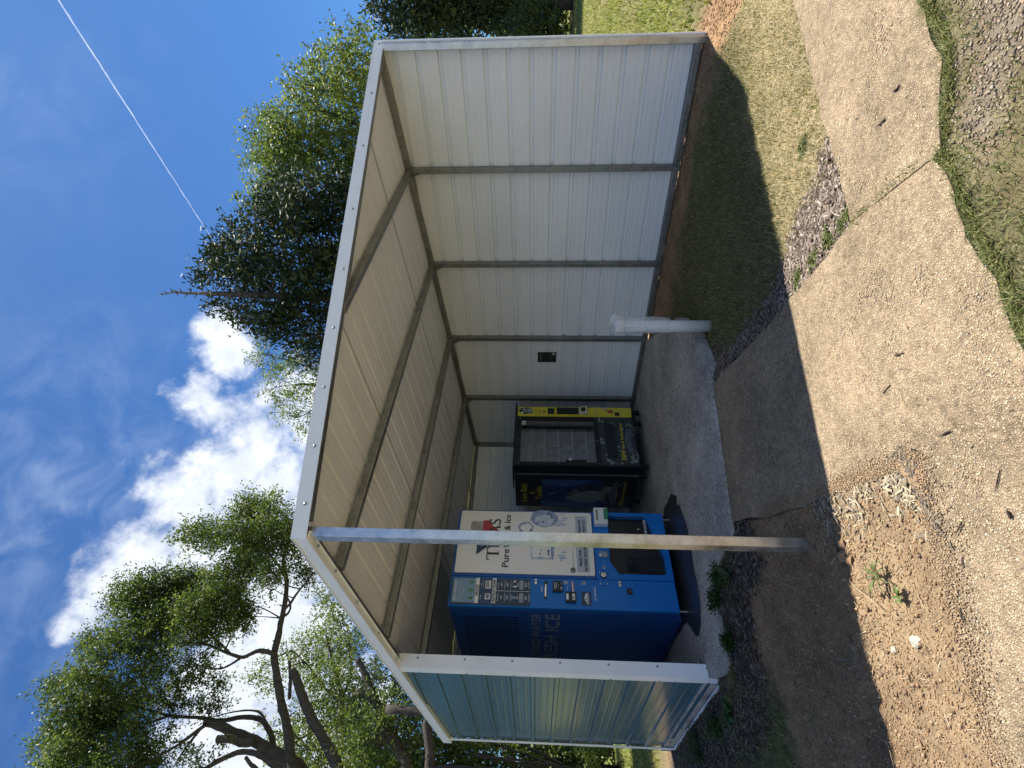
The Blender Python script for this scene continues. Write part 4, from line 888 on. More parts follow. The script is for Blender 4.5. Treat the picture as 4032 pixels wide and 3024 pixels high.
# door: a frame with the window opening
GX0, GX1, GZ0, GZ1 = 4.512, 5.292, .730, 1.778
dr = MB(); yb = 5.868
dr.box(BX0, GX0, BY, yb, BZ0, BZ1 - .003).box(GX1, BX1, BY, yb, BZ0, BZ1 - .003).box(GX0, GX1, BY, yb, BZ0, GZ0).box(GX0, GX1, BY, yb, GZ1, BZ1 - .003)
door = dr.build('door', M_BK, bait)
fp = MB()
for a in ((4.470, 4.512, .678, 1.828), (5.292, 5.338, .678, 1.828), (4.512, 5.292, .678, .730), (4.512, 5.292, 1.778, 1.828)): fp.prism(R_(*a), (0, BY, 0), FX, FZ, .0006, .010)
wf = fp.build('window_frame', M_BLACK, door)
for x, zz in ((4.49, .70), (4.49, 1.25), (4.49, 1.80), (5.316, .70), (5.316, 1.25), (5.316, 1.80), (4.9, .703), (4.9, 1.805)): MB().prism(circle(x, zz, .006, 8), (0, BY, 0), FX, FZ, .0102, .013).build('screw', M_CHROME, door)
def glass_mat():
    m = bpy.data.materials.new('window glass'); m.use_nodes = True; nt = m.node_tree; L = nt.links; nt.nodes.remove(nt.nodes['Principled BSDF'])
    t = nd(nt, 'ShaderNodeBsdfTransparent'); t.inputs[0].default_value = (.66, .70, .78, 1); g = nd(nt, 'ShaderNodeBsdfGlossy'); g.inputs['Roughness'].default_value = .015
    f = nd(nt, 'ShaderNodeLayerWeight'); f.inputs[0].default_value = .5; pw = nd(nt, 'ShaderNodeMath', operation='POWER'); pw.inputs[1].default_value = 4; L.new(f.outputs['Facing'], pw.inputs[0]); ma = nd(nt, 'ShaderNodeMath', operation='MULTIPLY_ADD'); ma.inputs[1].default_value = .8; ma.inputs[2].default_value = .17; L.new(pw.outputs[0], ma.inputs[0]); mx = nd(nt, 'ShaderNodeMixShader'); L.new(ma.outputs[0], mx.inputs[0]); L.new(t.outputs[0], mx.inputs[1]); L.new(g.outputs[0], mx.inputs[2])
    L.new(mx.outputs[0], nt.nodes['Material Output'].inputs[0]); return m
MB().box(GX0 - .004, GX1 + .004, BY + .006, BY + .011, GZ0 - .004, GZ1 + .004).build('window', glass_mat(), door)
# handle with a round lock
hb = MB().box(4.440, 4.545, BY - .030, BY - .0105, .865, 1.150).build('handle', M_BLACK, door, bevel=.008)
MB().prism(circle(4.535, 1.088, .026, 18), (0, BY, 0), FX, FZ, .0305, .05).build('lock', M_CHROME, hb, bevel=.004)
# yellow service strip
def bp(poly, m, name, lift, t, parent): return MB().prism(poly, (0, BY, 0), FX, FZ, lift, lift + t).build(name, m, parent)
ys = bp([(5.366, .165), (5.545, .150), (5.556, .18), (5.556, 1.838), (5.366, 1.838)], M_YEL, 'service_panel', .0006, .006, door)
yl = .0068
def yp(poly, m, name='print', lift=0, t=.0012): return bp(poly, m, name, yl + lift, t, ys)
yp(rnd_poly(5.475, 1.725, .07, .095, 16, .12, 201), M_FISHD); yp(rnd_poly(5.49, 1.69, .05, .075, 14, .2, 202), M_FISHB, lift=.0014); yp(rnd_poly(5.45, 1.66, .03, .05, 10, .3, 203), M_WATER2, lift=.0012)
yp(circle(5.47, 1.70, .013, 10), M_INK, lift=.003); yp(rnd_poly(5.52, 1.70, .016, .04, 8, .3, 205), M_INK, lift=.003); yp(rnd_poly(5.43, 1.77, .02, .018, 8, .3, 206), M_WHITE, lift=.003)
text('Live Bait', M_INK, ys, (5.395, BY - yl - .0012, 1.563), FX, FZ, .125, .025); text('&', M_INK, ys, (5.448, BY - yl - .0012, 1.532), FX, FZ, .018, .022); text('Tackle', M_INK, ys, (5.412, BY - yl - .0012, 1.500), FX, FZ, .09, .025)
yp(rnd_poly(5.46, 1.445, .012, .028, 8, .4, 207), M_INK); yp(rnd_poly(5.485, 1.46, .02, .012, 8, .4, 208), M_STONEP, lift=.0013)
dsp = yp(R_(5.41, 5.523, 1.295, 1.392), M_BLACK, 'display', t=.01); bp(R_(5.42, 5.513, 1.305, 1.37), mat('display glass', (.03, .03, .05), .15), 'display_glass', yl + .0102, .001, ys)
yp(R_(5.392, 5.548, .80, 1.43), M_YEL, 'mount_plate', t=.002); sl = yp(R_(5.41, 5.532, .935, 1.258), M_BLACK, 'coin_mechanism', .0021, .016)
rd = MB().add([(5.395, BY - .012, .795), (5.545, BY - .012, .795), (5.545, BY - .012, .93), (5.395, BY - .012, .93), (5.405, BY - .06, .81), (5.54, BY - .06, .81), (5.54, BY - .045, .925), (5.405, BY - .045, .925)], [(0, 3, 2, 1), (4, 5, 6, 7), (0, 1, 5, 4), (1, 2, 6, 5), (2, 3, 7, 6), (3, 0, 4, 7)]).build('card_reader', mat('reader cream', (.55, .53, .36), .4), door, bevel=.006)
MB().add([(5.43, BY - .0585, .835), (5.515, BY - .0585, .835), (5.515, BY - .0505, .90), (5.43, BY - .0505, .90)], [(0, 1, 2, 3)]).build('reader_screen', M_BLACK, rd)
yp(rnd_poly(5.448, .685, .05, .010, 10, .3, 209, .5), M_STONEP); yp(rnd_poly(5.45, .672, .035, .006, 8, .3, 210, .5), M_YEL, lift=.0013)
yp(rnd_poly(5.475, .465, .035, .045, 12, .2, 211), M_RED); yp(rnd_poly(5.51, .52, .018, .02, 8, .3, 212), M_RED); yp([(5.52, .53), (5.555, .50), (5.555, .62), (5.535, .59)], M_GREYP)
yp(R_(5.388, 5.455, .335, .403), M_BLACK, 'coin_return', t=.005)
# lower camouflage panel
lp = bp(R_(4.47, 5.355, .168, .655), M_CAMO, 'kick_panel', .0006, .005, door); ll = .0058
for sd, (x, zz, a, b) in enumerate(((5.30, .64, .045, .02), (5.27, .60, .02, .018), (5.235, .46, .03, .018), (5.215, .435, .02, .012), (4.93, .635, .03, .025), (4.87, .625, .025, .03), (4.66, .585, .02, .022), (4.57, .58, .025, .018), (4.55, .56, .018, .03), (4.51, .53, .04, .018), (4.515, .51, .018, .024), (4.50, .47, .015, .012), (4.80, .405, .018, .024), (4.73, .395, .016, .018), (5.13, .32, .035, .014), (4.63, .335, .02, .016), (4.60, .24, .035, .02), (4.545, .20, .03, .03), (4.53, .245, .02, .03), (5.02, .195, .025, .012), (4.51, .39, .012, .02))):
    bp(rnd_poly(x, zz, a, b, 9, .35, 500 + sd), M_CAMO2, 'blotch', ll, .001, lp)
bp(R_(4.592, 5.228, .436, .582), M_BAY, 'delivery_flap', ll + .0003, .004, lp)
text('24Hr', M_YLET, lp, (4.552, BY - ll - .0025, .325), FX, Vector((.02, 0, 1)).normalized(), .185, .062, .0022, shear=.15)
text('Bait & Tackle Center', M_YLET, lp, (4.765, BY - ll - .0025, .328), FX, FZ, .475, .036, .0018)
def banner(parent, O, X, Y, x0, w, z0, h, sag, lift, fs):
    O, X, Y = Vector(O), Vector(X), Vector(Y); N = X.cross(Y); arc = lambda t: sag * (1 - (2 * t - 1) ** 2)
    def strip(m_, e, l, a=0.0, b=1.0):
        vs = []
        for k in range(15):
            t = a + (b - a) * k / 14; x = x0 + w * t
            for zz in (z0 - e, z0 + h + e): vs.append(O + X * (x + (-e if k == 0 else e if k == 14 else 0)) + Y * (zz + arc(t)) + N * l)
        MB().add(vs, [(2 * k, 2 * k + 2, 2 * k + 3, 2 * k + 1) for k in range(14)]).build('banner', m_, parent)
    for sgn, xx in ((-1, x0), (1, x0 + w)):
        for m_, l, g in ((M_SILVER, lift, .006), (M_INK, lift + .0008, 0)):
            MB().prism([(xx + sgn * -.02, z0 - .022 - g), (xx + sgn * (.055 + g), z0 - .030 - g), (xx + sgn * .035, z0 + .000), (xx + sgn * (.055 + g), z0 + h - .020 + g), (xx + sgn * -.02, z0 + h - .018 + g)], O, X, Y, l - .0006, l).build('ribbon_end', m_, parent)
    strip(M_SILVER, .006, lift + .0014); strip(M_INK, 0, lift + .002)
    vs, fsx, _ = text_mesh('SPORTSMAN'); m = MB()
    m.add([O + X * (x0 + w * (.06 + .88 * a)) + Y * (z0 + h * .2 + b * h * .62 + arc(.06 + .88 * a)) + N * (lift + .0028) for a, b in vs], fsx); m.build('lettering', M_SILVER, parent)
for cx, cz, sd in ((4.635, .185, 1), (5.185, .225, 2)):
    bp(rnd_poly(cx, cz, .055, .042, 16, .06, 600 + sd), M_TAN, 'emblem', ll, .0006, lp); bp(rnd_poly(cx - .01, cz + .004, .04, .026, 9, .35, 610 + sd), M_INK, 'fish_emblem', ll + .0008, .0006, lp)
    bp(rnd_poly(cx + .015, cz + .012, .025, .006, 7, .3, 620 + sd, .6), M_CAMO2, 'fish_emblem', ll + .0016, .0006, lp)
banner(lp, (0, BY, 0), FX, FZ, 4.70, .42, .198, .052, .045, ll + .0008, 1)
# left side print
BS = Vector((0, -1, 0))
def sp(poly, m, name='print', lift=0.0, t=.0008, parent=None): return MB().prism([(-y, zz) for y, zz in poly], (CX0, 0, 0), BS, FZ, .0004 + lift, .0004 + lift + t).build(name, m, parent or wrap)
wrap = MB().prism(R_(-6.645, -5.915, .33, 1.835), (CX0, 0, 0), BS, FZ, .0004, .0012).build('side_print', mat('black wrap', (.006, .008, .012), .4), cab)
sp([(6.645, .45), (6.645, 1.485), (5.99, 1.485), (5.99, .66), (6.2, .52)], M_WATER, lift=.001)
sp([(6.645, .62), (6.645, 1.48), (6.50, 1.48), (6.53, 1.1), (6.52, .75)], M_WATER2, lift=.002); sp([(6.12, 1.48), (6.16, 1.2), (6.12, .95), (5.995, .78), (5.995, 1.48)], M_WATER2, lift=.0021)
sp([(6.33, 1.155), (6.29, 1.12), (6.21, 1.06), (6.14, .93), (6.08, .80), (6.05, .65), (6.2, .52), (6.4, .60), (6.36, .85), (6.38, 1.02)], M_FISHD, lift=.003)
sp([(6.42, 1.15), (6.36, 1.08), (6.30, 1.03), (6.28, .93), (6.24, .78), (6.26, .62), (6.42, .58), (6.53, .72), (6.53, .90), (6.48, 1.06)], M_FISHB, lift=.004)
sp([(6.40, 1.14), (6.35, 1.09), (6.32, 1.03), (6.35, 1.05)], M_INK, lift=.005); sp([(6.34, 1.15), (6.31, 1.11), (6.30, 1.03), (6.335, 1.09)], M_FISHB, lift=.0045)
for r_, m_, l_ in ((.034, M_SILVER, .005), (.026, M_FISHD, .0058), (.018, M_SILVER, .0066), (.011, M_INK, .0074)): sp(circle(6.245, 1.0, r_, 14), m_, 'fish_eye', l_)
sp(rnd_poly(6.17, .80, .06, .055, 12, .15, 700), M_INK, lift=.005); sp(rnd_poly(6.33, .52, .20, .13, 18, .05, 701), M_TAN, 'emblem', .006); sp(rnd_poly(6.40, .50, .13, .06, 12, .3, 702), M_INK, 'fish_emblem', .0068)
MB().tube([(CX0 - .006, 6.30, 1.37), (CX0 - .006, 6.33, 1.36), (CX0 - .006, 6.335, 1.33), (CX0 - .006, 6.30, 1.33), (CX0 - .006, 6.34, 1.27)], .004, 5).build('hook_print', M_SILVER, wrap)
for t, y0, zz, w, h in (('Live Bait', 6.535, 1.685, .43, .085), ('&', 6.345, 1.580, .05, .07), ('Tackle', 6.48, 1.466, .32, .09)): text(t, M_YLET, wrap, (CX0 - .002, y0, zz), BS, FZ, w, h, .004)
banner(wrap, (CX0, 0, 0), BS, FZ, -6.56, .49, .385, .075, .05, .009, 2)
text('24Hr', M_YLET, wrap, (CX0 - .002, 6.61, .292), BS, Vector((0, 0, 1)), .15, .06, .003); text('Bait & Tackle Center', M_YLET, wrap, (CX0 - .002, 6.44, .298), BS, FZ, .42, .034, .002)
# inside: liner, shelves
MB().box(CX0 + .021, CX0 + .026, CY0, CY1 - .021, BZ0 + .5, BZ1 - .032).box(CX0 + .026, CX1 - .021, CY1 - .026, CY1 - .021, BZ0 + .5, BZ1 - .032).build('liner', mat('grey liner', (.42, .43, .46), .5), cab)
SHZ = (1.630, 1.440, 1.235, 1.030, .830)
for zz in SHZ:
    sh = MB().box(CX0 + .03, CX1 - .24, 5.93, 6.60, zz - .012, zz).build('shelf', mat('shelf grey', (.12, .125, .13), .4), bait)
    MB().box(CX0 + .03, CX1 - .24, 5.922, 5.929, zz - .014, zz + .012).build('price_rail', mat('price rail', (.75, .76, .74), .4), sh)
MB().prism(R_(5.20, 5.285, 1.715, 1.775), (0, BY + .0055, 0), FX, FZ, .0003, .0012).build('notice', mat('notice paper', (.42, .47, .42), .5), door)
# legs: two pegs by each front corner and one pair at the back
for x, y in ((5.505, BY + .05), (5.285, BY + .05), (4.495, BY + .05), (4.495, 5.95), (5.50, 6.58), (4.52, 6.58)):
    lg_ = MB().box(x - .028, x + .028, y - .028, y + .028, .030, BZ0 + .004).build('leg', M_BLACK, bait, bevel=.006); MB().tube([(x, y, .002), (x, y, .008), (x, y, .03)], [.016, .007, .007], 8).build('levelling_foot', M_CHROME, lg_)
MB().box(5.257, 5.533, BY + .03, BY + .07, .100, .149).build('cross_bar', M_BLACK, bait)
# stock on the shelves: every tub and pack is a thing
M_TUB = mat('bait tub white', (.72, .72, .70), .5); M_ORANGE = mat('orange bait', (.75, .30, .08), .5); M_PACK = mat('pale tackle pack', (.60, .62, .60), .4, var=.3, vscale=30); M_TEAL = mat('teal pack', (.12, .36, .42), .4); M_PACKY = mat('straw pack', (.55, .48, .28), .4, var=.3, vscale=40)
def tub(x, y, z, r, h, m, lab, grp):
    t = empty('bait_tub', (x, y, z), lab, 'bait tub', grp)
    MB().tube([(x, y, z), (x, y, z + h * .85)], [r * .82, r], 14).build('cup', m, t, smooth=False); MB().tube([(x, y, z + h * .85), (x, y, z + h)], [r * 1.06, r * 1.06], 14).build('lid', M_TUB, t)
def pack(x, y, z, w, h, m, lab, grp):
    t = empty('tackle_pack', (x, y, z), lab, 'tackle pack', grp)
    MB().prism([(x - w / 2, z), (x + w / 2, z), (x + w / 2, z + h * .72), (x - w / 2, z + h * .72)], (0, y, 0), FX, FZ, 0, .012).build('pouch', m, t, bevel=.004); MB().prism([(x - w / 2, z + h * .73), (x + w / 2, z + h * .73), (x + w / 2, z + h), (x - w / 2, z + h)], (0, y, 0), FX, FZ, .002, .005).build('header_card', M_PACK if m is not M_PACK else M_TUB, t)
    MB().prism(R_(x - w * .3, x + w * .3, z + h * .2, z + h * .5), (0, y, 0), FX, FZ, .0125, .0135).build('label', M_TUB if m is not M_TUB else M_TEAL, t)
tub(4.70, 5.97, SHZ[0], .042, .07, M_TUB, 'round white tub lying nearest the left on the top shelf of the bait machine', 'bait tubs on the top shelf')
tub(4.82, 5.97, SHZ[0], .036, .055, M_TUB, 'white tub second from the left on the top shelf of the bait machine', 'bait tubs on the top shelf')
tub(4.93, 5.97, SHZ[0], .036, .05, M_PACKY, 'straw coloured tub on the top shelf of the bait machine', 'bait tubs on the top shelf')
tub(5.03, 5.97, SHZ[0], .034, .05, M_TUB, 'white tub at the right end of the top shelf of the bait machine', 'bait tubs on the top shelf')
pack(4.60, 5.98, SHZ[1], .12, .15, M_PACK, 'wide pale pack at the left end of the second shelf', 'packs on the second shelf')
pack(4.76, 5.98, SHZ[1], .055, .14, M_TUB, 'narrow white bottle shaped pack on the second shelf', 'packs on the second shelf')
tub(4.87, 5.97, SHZ[1], .045, .075, M_ORANGE, 'orange bait tub in the middle of the second shelf', 'packs on the second shelf')
pack(5.02, 5.98, SHZ[1], .075, .11, M_PACK, 'pale pack at the right end of the second shelf', 'packs on the second shelf')
for x, lab in ((4.62, 'thin hook pack at the left end of the third shelf'), (4.80, 'thin hook pack left of centre on the third shelf'), (4.93, 'thin hook pack right of centre on the third shelf'), (5.04, 'thin hook pack at the right end of the third shelf')): pack(x, 5.98, SHZ[2], .04, .13, M_PACK, lab, 'packs on the third shelf')
for x, w, m_, lab in ((4.66, .09, M_PACK, 'pale lure pack at the left of the fourth shelf'), (4.83, .10, M_PACK, 'crumpled pale lure pack in the middle of the fourth shelf'), (5.00, .11, M_PACKY, 'straw yellow lure pack at the right of the fourth shelf')): pack(x, 5.98, SHZ[3], w, .15, m_, lab, 'packs on the fourth shelf')
for x, lab in ((4.85, 'teal pack left of its twin on the bottom shelf'), (5.01, 'teal pack right of its twin on the bottom shelf')): pack(x, 5.98, SHZ[4], .11, .10, M_TEAL, lab, 'packs on the bottom shelf')
# ------------------------------------------------------------------ capped white standpipe in a plastic bag
M_PVC = mat('white pvc', (.72, .73, .74), 0.35, spec=.4, var=.06, vscale=6)
pipe = empty('standpipe', (4.17, 3.13, -.11), 'white plastic standpipe with a cap under a clear plastic bag on the grass', 'pipe')
px, py = 4.172, 3.13
MB().tube([(px + .006, py, -.16), (px, py, .72)], .0572, 24).build('pipe', M_PVC, pipe, smooth=True)
MB().tube([(px, py, .695), (px, py, .700), (px, py, .765), (px, py, .785), (px, py, .792)], [.060, .0645, .0645, .058, .03], 24).build('cap', M_PVC, pipe, smooth=True)
def bag_mat():
    m = bpy.data.materials.new('clear plastic film'); m.use_nodes = True; nt = m.node_tree; L = nt.links; p = nt.nodes['Principled BSDF']
    p.inputs['Base Color'].default_value = (.80, .82, .84, 1); p.inputs['Roughness'].default_value = .18; p.inputs['Specular IOR Level'].default_value = .6
    t = nd(nt, 'ShaderNodeBsdfTransparent'); t.inputs[0].default_value = (.94, .95, .96, 1); mx = nd(nt, 'ShaderNodeMixShader'); n = nd(nt, 'ShaderNodeTexNoise'); n.inputs['Scale'].default_value = 16; n.inputs['Detail'].default_value = 6
    mr = nd(nt, 'ShaderNodeMapRange'); mr.inputs[1].default_value = .35; mr.inputs[2].default_value = .75; mr.inputs[3].default_value = .12; mr.inputs[4].default_value = .55; L.new(n.outputs['Fac'], mr.inputs[0]); L.new(mr.outputs[0], mx.inputs[0])
    L.new(t.outputs[0], mx.inputs[1]); L.new(p.outputs[0], mx.inputs[2]); L.new(mx.outputs[0], nt.nodes['Material Output'].inputs[0]); return m
bg = empty('plastic_bag', (px, py, .28), 'crumpled clear plastic bag pulled over the white standpipe', 'plastic bag')
nA, nH = 40, 26; V = []; r_ = random.Random(5)
ph = [r_.uniform(0, 6.28) for _ in range(8)]
for i in range(nH + 1):
    t = i / nH; zz = .265 + t * .555
    for k in range(nA):
        a = 2 * PI * k / nA
        fold = sum(math.sin((j + 2) * a + ph[j] + t * (2.5 + j * 1.7)) * .006 / (1 + j * .3) for j in range(6))
        side = max(0, math.cos(a + .75)) ** 3 * (.055 * (0.25 + t ** 1.5))          # the loose side of the bag
        rr = .067 + fold * (.6 + .6 * t) + side
        if t > .93: rr *= 1 - (t - .93) * 6.5
        V.append((px + rr * math.cos(a), py + rr * math.sin(a), zz + .03 * t * math.cos(a + .75) + .006 * math.sin(5 * a + ph[1])))
Fb = [(i * nA + k, i * nA + (k + 1) % nA, (i + 1) * nA + (k + 1) % nA, (i + 1) * nA + k) for i in range(nH) for k in range(nA)]
mb = MB(); mb.add(V, Fb); mb.build('film', bag_mat(), bg, smooth=True)
# ------------------------------------------------------------------ trees
M_BARK = mat('grey brown bark', (.105, .09, .076), 0.9, spec=.12, var2=(.035, .03, .026), vscale=30, bump=1.0, bscale=42, stretch=(1, 1, .22))
M_BARK_D = mat('dark cedar bark', (.16, .135, .12), 0.9, spec=.15, var2=(.06, .05, .045), vscale=30, bump=.8, bscale=60, stretch=(1, 1, .2))
M_DEAD = mat('bleached dead wood', (.20, .175, .155), 0.9, spec=.1, var=.35, vscale=20)
M_CUT = mat('sawn wood', (.52, .40, .28), 0.8, var=.25, vscale=12)
M_LEAF = leaf_mat('broad leaves', 0.42)
M_NEEDLE = leaf_mat('cedar sprays', 0.18, 0.6, 0.2, (1.0, 1.05, .7))

def leaves(centres, radii, n_sprig, per, leaf, length, palette, up=0.15, narrow=0.5, spread=1.0, droop=0.0, seed=1):
    """sprigs of leaf faces: every sprig starts inside a clump and runs outward; returns V, F, colours"""
    r = np.random.default_rng(seed); V = []; K = []
    for c, R in zip(centres, radii):
        n = max(3, int(n_sprig * r.uniform(.8, 1.2) * (R / np.mean(radii)) ** 2))
        d = r.normal(size=(n, 3)); d /= np.linalg.norm(d, axis=1)[:, None]
        s = np.array(c) + d * (R * r.random((n, 1)) ** .55 * .85)
        dr = d + r.normal(size=(n, 3)) * .6 + np.array([0, 0, up]); dr /= np.linalg.norm(dr, axis=1)[:, None]
        tone = r.random((n, 1)) * .7 + r.random() * .3
        L = length * r.uniform(.6, 1.35, (n, 1))
        for q in range(per):
            t = (q + r.random((n, 1))) / per
            p = s + dr * L * t + r.normal(size=(n, 3)) * leaf * .55 * spread; p[:, 2] -= droop * (L * t)[:, 0] ** 2
            a = dr * .5 + r.normal(size=(n, 3)) * .8; a /= np.linalg.norm(a, axis=1)[:, None]
            b = np.cross(a, r.normal(size=(n, 3)) + np.array([0, 0, .4])); b /= np.linalg.norm(b, axis=1)[:, None] + 1e-9
            l = leaf * r.uniform(.65, 1.3, (n, 1)); w = l * narrow
            nn = np.cross(a, b) * l * .12
            V.append(np.stack([p - a * l * .5, p + b * w * .5 - a * l * .05 + nn, p + a * l * .5, p - b * w * .5 - a * l * .05 + nn], 1))
            u = np.clip(tone + r.normal(size=(n, 1)) * .16, 0, 1)
            pal = np.array(palette); k = u * (len(pal) - 1); i = np.clip(k.astype(int), 0, len(pal) - 2); f = k - i
            K.append((pal[i[:, 0]] * (1 - f) + pal[i[:, 0] + 1] * f) * r.uniform(.82, 1.18, (n, 1)))
    V = np.concatenate(V); K = np.concatenate(K); m = len(V)
    col = np.ones((m, 4, 4)); col[:, :, :3] = K[:, None]
    return V.reshape(-1, 3), np.arange(m * 4).reshape(-1, 4), col.reshape(-1, 4)

def smooth_path(p, n=3):
    p = [Vector(q) for q in p]; out = []
    for i in range(len(p) - 1):
        a, b, c, d = p[max(i - 1, 0)], p[i], p[i + 1], p[min(i + 2, len(p) - 1)]
        for k in range(n):
            t = k / n; out.append(0.5 * ((2 * b) + (c - a) * t + (2 * a - 5 * b + 4 * c - d) * t * t + (3 * b - a - 3 * c + d) * t ** 3))
    out.append(p[-1]); return out
def limb(mb, pts, r0, r1, n=9, seg=4, wob=0.02):
    q = smooth_path(pts, seg); r = random.Random(int(r0 * 1e5) + len(q))
    q = [p + Vector((r.uniform(-1, 1), r.uniform(-1, 1), r.uniform(-1, 1))) * wob * r0 * 3.0 for p in q]
    rad = [r0 + (r1 - r0) * (i / (len(q) - 1)) for i in range(len(q))]; rad = [x * r.uniform(.91, 1.09) for x in rad]
    mb.tube(q, rad, n); return q
def twig_to(mb, skeleton, c, R, r, jitter=0.3, n=5):
    """a thin branch from the nearest limb into a clump"""
    if not skeleton: return
    best = min(skeleton, key=lambda p: (p - c).length + (0.6 if p.z > c.z else 0)); d = c - best
    mid = best + d * .5 + Vector((r.uniform(-1, 1), r.uniform(-1, 1), r.uniform(-.2, 1))) * d.length * .16
    rr = min(.035, .008 + d.length * .010)
    q = smooth_path([best, mid, c], 3); mb.tube(q, [rr + (.004 - rr) * i / (len(q) - 1) for i in range(len(q))], n)
    for _ in range(3):
        e = c + Vector((r.uniform(-1, 1), r.uniform(-1, 1), r.uniform(-.6, 1))) * R * .9; mb.tube([c.lerp(mid, .2), c.lerp(e, .55) + Vector((0, 0, .02)), e], [.006, .005, .003], 4)

def zz3(x, y): return (x / 1.3557) * 2212 / 4032, (1800 + y / 1.3557) * 2212 / 4032     # measured on an enlargement of the lower left of the view
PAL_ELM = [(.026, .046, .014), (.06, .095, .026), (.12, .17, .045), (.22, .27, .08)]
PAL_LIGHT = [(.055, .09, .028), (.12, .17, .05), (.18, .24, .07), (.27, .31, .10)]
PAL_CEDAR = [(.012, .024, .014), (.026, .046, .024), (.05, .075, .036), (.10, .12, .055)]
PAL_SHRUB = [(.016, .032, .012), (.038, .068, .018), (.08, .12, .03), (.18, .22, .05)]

def tree(name, label, base, limbs, clumps, wood, leafm, pal, dist, sp, group=None, stubs=(), zmap=zz3, scale=1.0, twigs=True, seed=1, spread=0.9, n_sprig=26, per=9, leaf=.062, length=.34, narrow=.5, up=.15, droop=0.0, rk=1.0):
    root = empty(name, base, label, 'tree', group); r = random.Random(seed); mb = MB(); sk = []
    for pts, r0, r1, dd in limbs:
        P = [Vector(p) if len(p) == 3 else at(*zmap(*p), dist + dd) for p in pts]
        q = limb(mb, P, r0 * rk, r1 * rk); sk += q
    cs = []; rs = []
    for (x, y, R) in clumps:
        dd = r.uniform(-spread, spread); X, Y = zmap(x, y); c = at(X, Y, dist + dd)
        px = 1.0 if zmap is not zz3 else 2212 / 4032 / 1.3557
        depth = c.x * FWD.x + c.y * FWD.y + (c.z - CAM_H) * FWD.z
        cs.append(c); rs.append(R * px * depth / 1133.0 * scale)
        if twigs: twig_to(mb, sk, c, rs[-1], r)
    trunk = mb.build('trunk', wood, root, smooth=True)
    for P, n, rad in stubs:
        p = at(*zmap(*P), dist + n[1]); q = at(*zmap(*n[0]), dist + n[1]); d = (p - q).normalized()
        MB().tube([p - d * .004, p + d * .006], [rad, rad * .96], 14).build('cut_end', M_CUT, trunk)
    V, F, K = leaves(cs, rs, n_sprig, per, leaf, length, pal, up, narrow, 1.0, droop, seed)
    np_mesh('crown', V, F, leafm, root, K)
    return root

# the big pruned elm behind the shelter on the left
D = 11.0
tb = Vector((1.05, 10.6, -.15)); tj = at(*zz3(1640, 1760), D)
L1 = [(1640, 1760), (1560, 1640), (1540, 1480), (1500, 1300), (1475, 1150), (1465, 1050), (1485, 960), (1500, 880), (1520, 780), (1530, 660), (1510, 560), (1535, 470)]
elm_limbs = [([tuple(tb), tuple(tb + Vector((.15, .05, 2.0))), tuple(tb.lerp(tj, .75)), tuple(tj)], .34, .24, 0),
    (L1, .17, .06, .0), ([(1530, 660), (1500, 600), (1440, 520), (1380, 440), (1330, 380)], .055, .02, .2), ([(1535, 470), (1500, 380), (1440, 300), (1380, 230)], .05, .015, .1),
    ([(1510, 820), (1550, 780), (1590, 720), (1650, 650), (1690, 600)], .055, .022, -.3), ([(1500, 860), (1540, 830), (1550, 790), (1535, 750)], .05, .03, .3), ([(1520, 800), (1490, 788)], .035, .02, 0),
    ([(1465, 1050), (1390, 1033), (1340, 1050), (1290, 1068), (1200, 1040), (1100, 1000), (980, 992), (860, 1000), (740, 1010)], .085, .018, -.2),
    ([(1280, 1075), (1225, 1110), (1170, 1130), (1090, 1115), (1000, 1105)], .045, .014, -.4), ([(1230, 1050), (1160, 980), (1100, 930), (1030, 870), (960, 800), (880, 760)], .05, .012, .2),
    ([(1170, 1015), (1120, 930), (1080, 850), (1040, 760)], .045, .012, .5), ([(1200, 1030), (1230, 960), (1215, 880), (1235, 800)], .035, .012, .1), ([(1100, 1000), (1000, 940), (920, 900), (840, 850), (760, 780)], .04, .012, 0),
    ([(1640, 1760), (1590, 1650), (1480, 1590), (1360, 1515), (1270, 1480), (1190, 1440), (1095, 1415)], .24, .135, .3), ([(1360, 1515), (1300, 1525), (1230, 1503), (1160, 1505)], .15, .12, .1),
    ([(1640, 1760), (1800, 1690), (1745, 1540), (1665, 1400), (1615, 1280), (1580, 1180), (1560, 1135)], .19, .14, -.3), ([(1545, 1290), (1550, 1180), (1545, 1085)], .06, .05, -.2),
    ([(1590, 1650), (1470, 1590), (1450, 1490), (1395, 1405), (1300, 1388), (1180, 1405), (1050, 1390), (900, 1380), (760, 1340), (640, 1310), (540, 1280)], .12, .02, .6),
    ([(1430, 1440), (1390, 1365), (1310, 1352), (1200, 1370), (1130, 1392)], .05, .012, .4), ([(1095, 1430), (1040, 1470), (960, 1530), (830, 1605), (700, 1655)], .075, .018, .2), ([(1080, 1440), (1000, 1540), (960, 1600), (920, 1660)], .05, .016, .4),
    ([(1640, 1760), (1470, 1650), (1385, 1590), (1290, 1573), (1200, 1605), (1100, 1660), (1000, 1720)], .11, .06, -.4), ([(900, 1380), (790, 1418), (600, 1442), (470, 1450)], .05, .012, .5), ([(925, 1360), (885, 1285), (830, 1200)], .04, .012, .5),
    ([(830, 1605), (700, 1655), (560, 1680)], .04, .014, .2), ([(860, 1530), (800, 1500), (700, 1440)], .03, .01, .3), ([(1640, 1760), (1420, 1700), (1340, 1640), (1310, 1600)], .09, .05, -.5)]
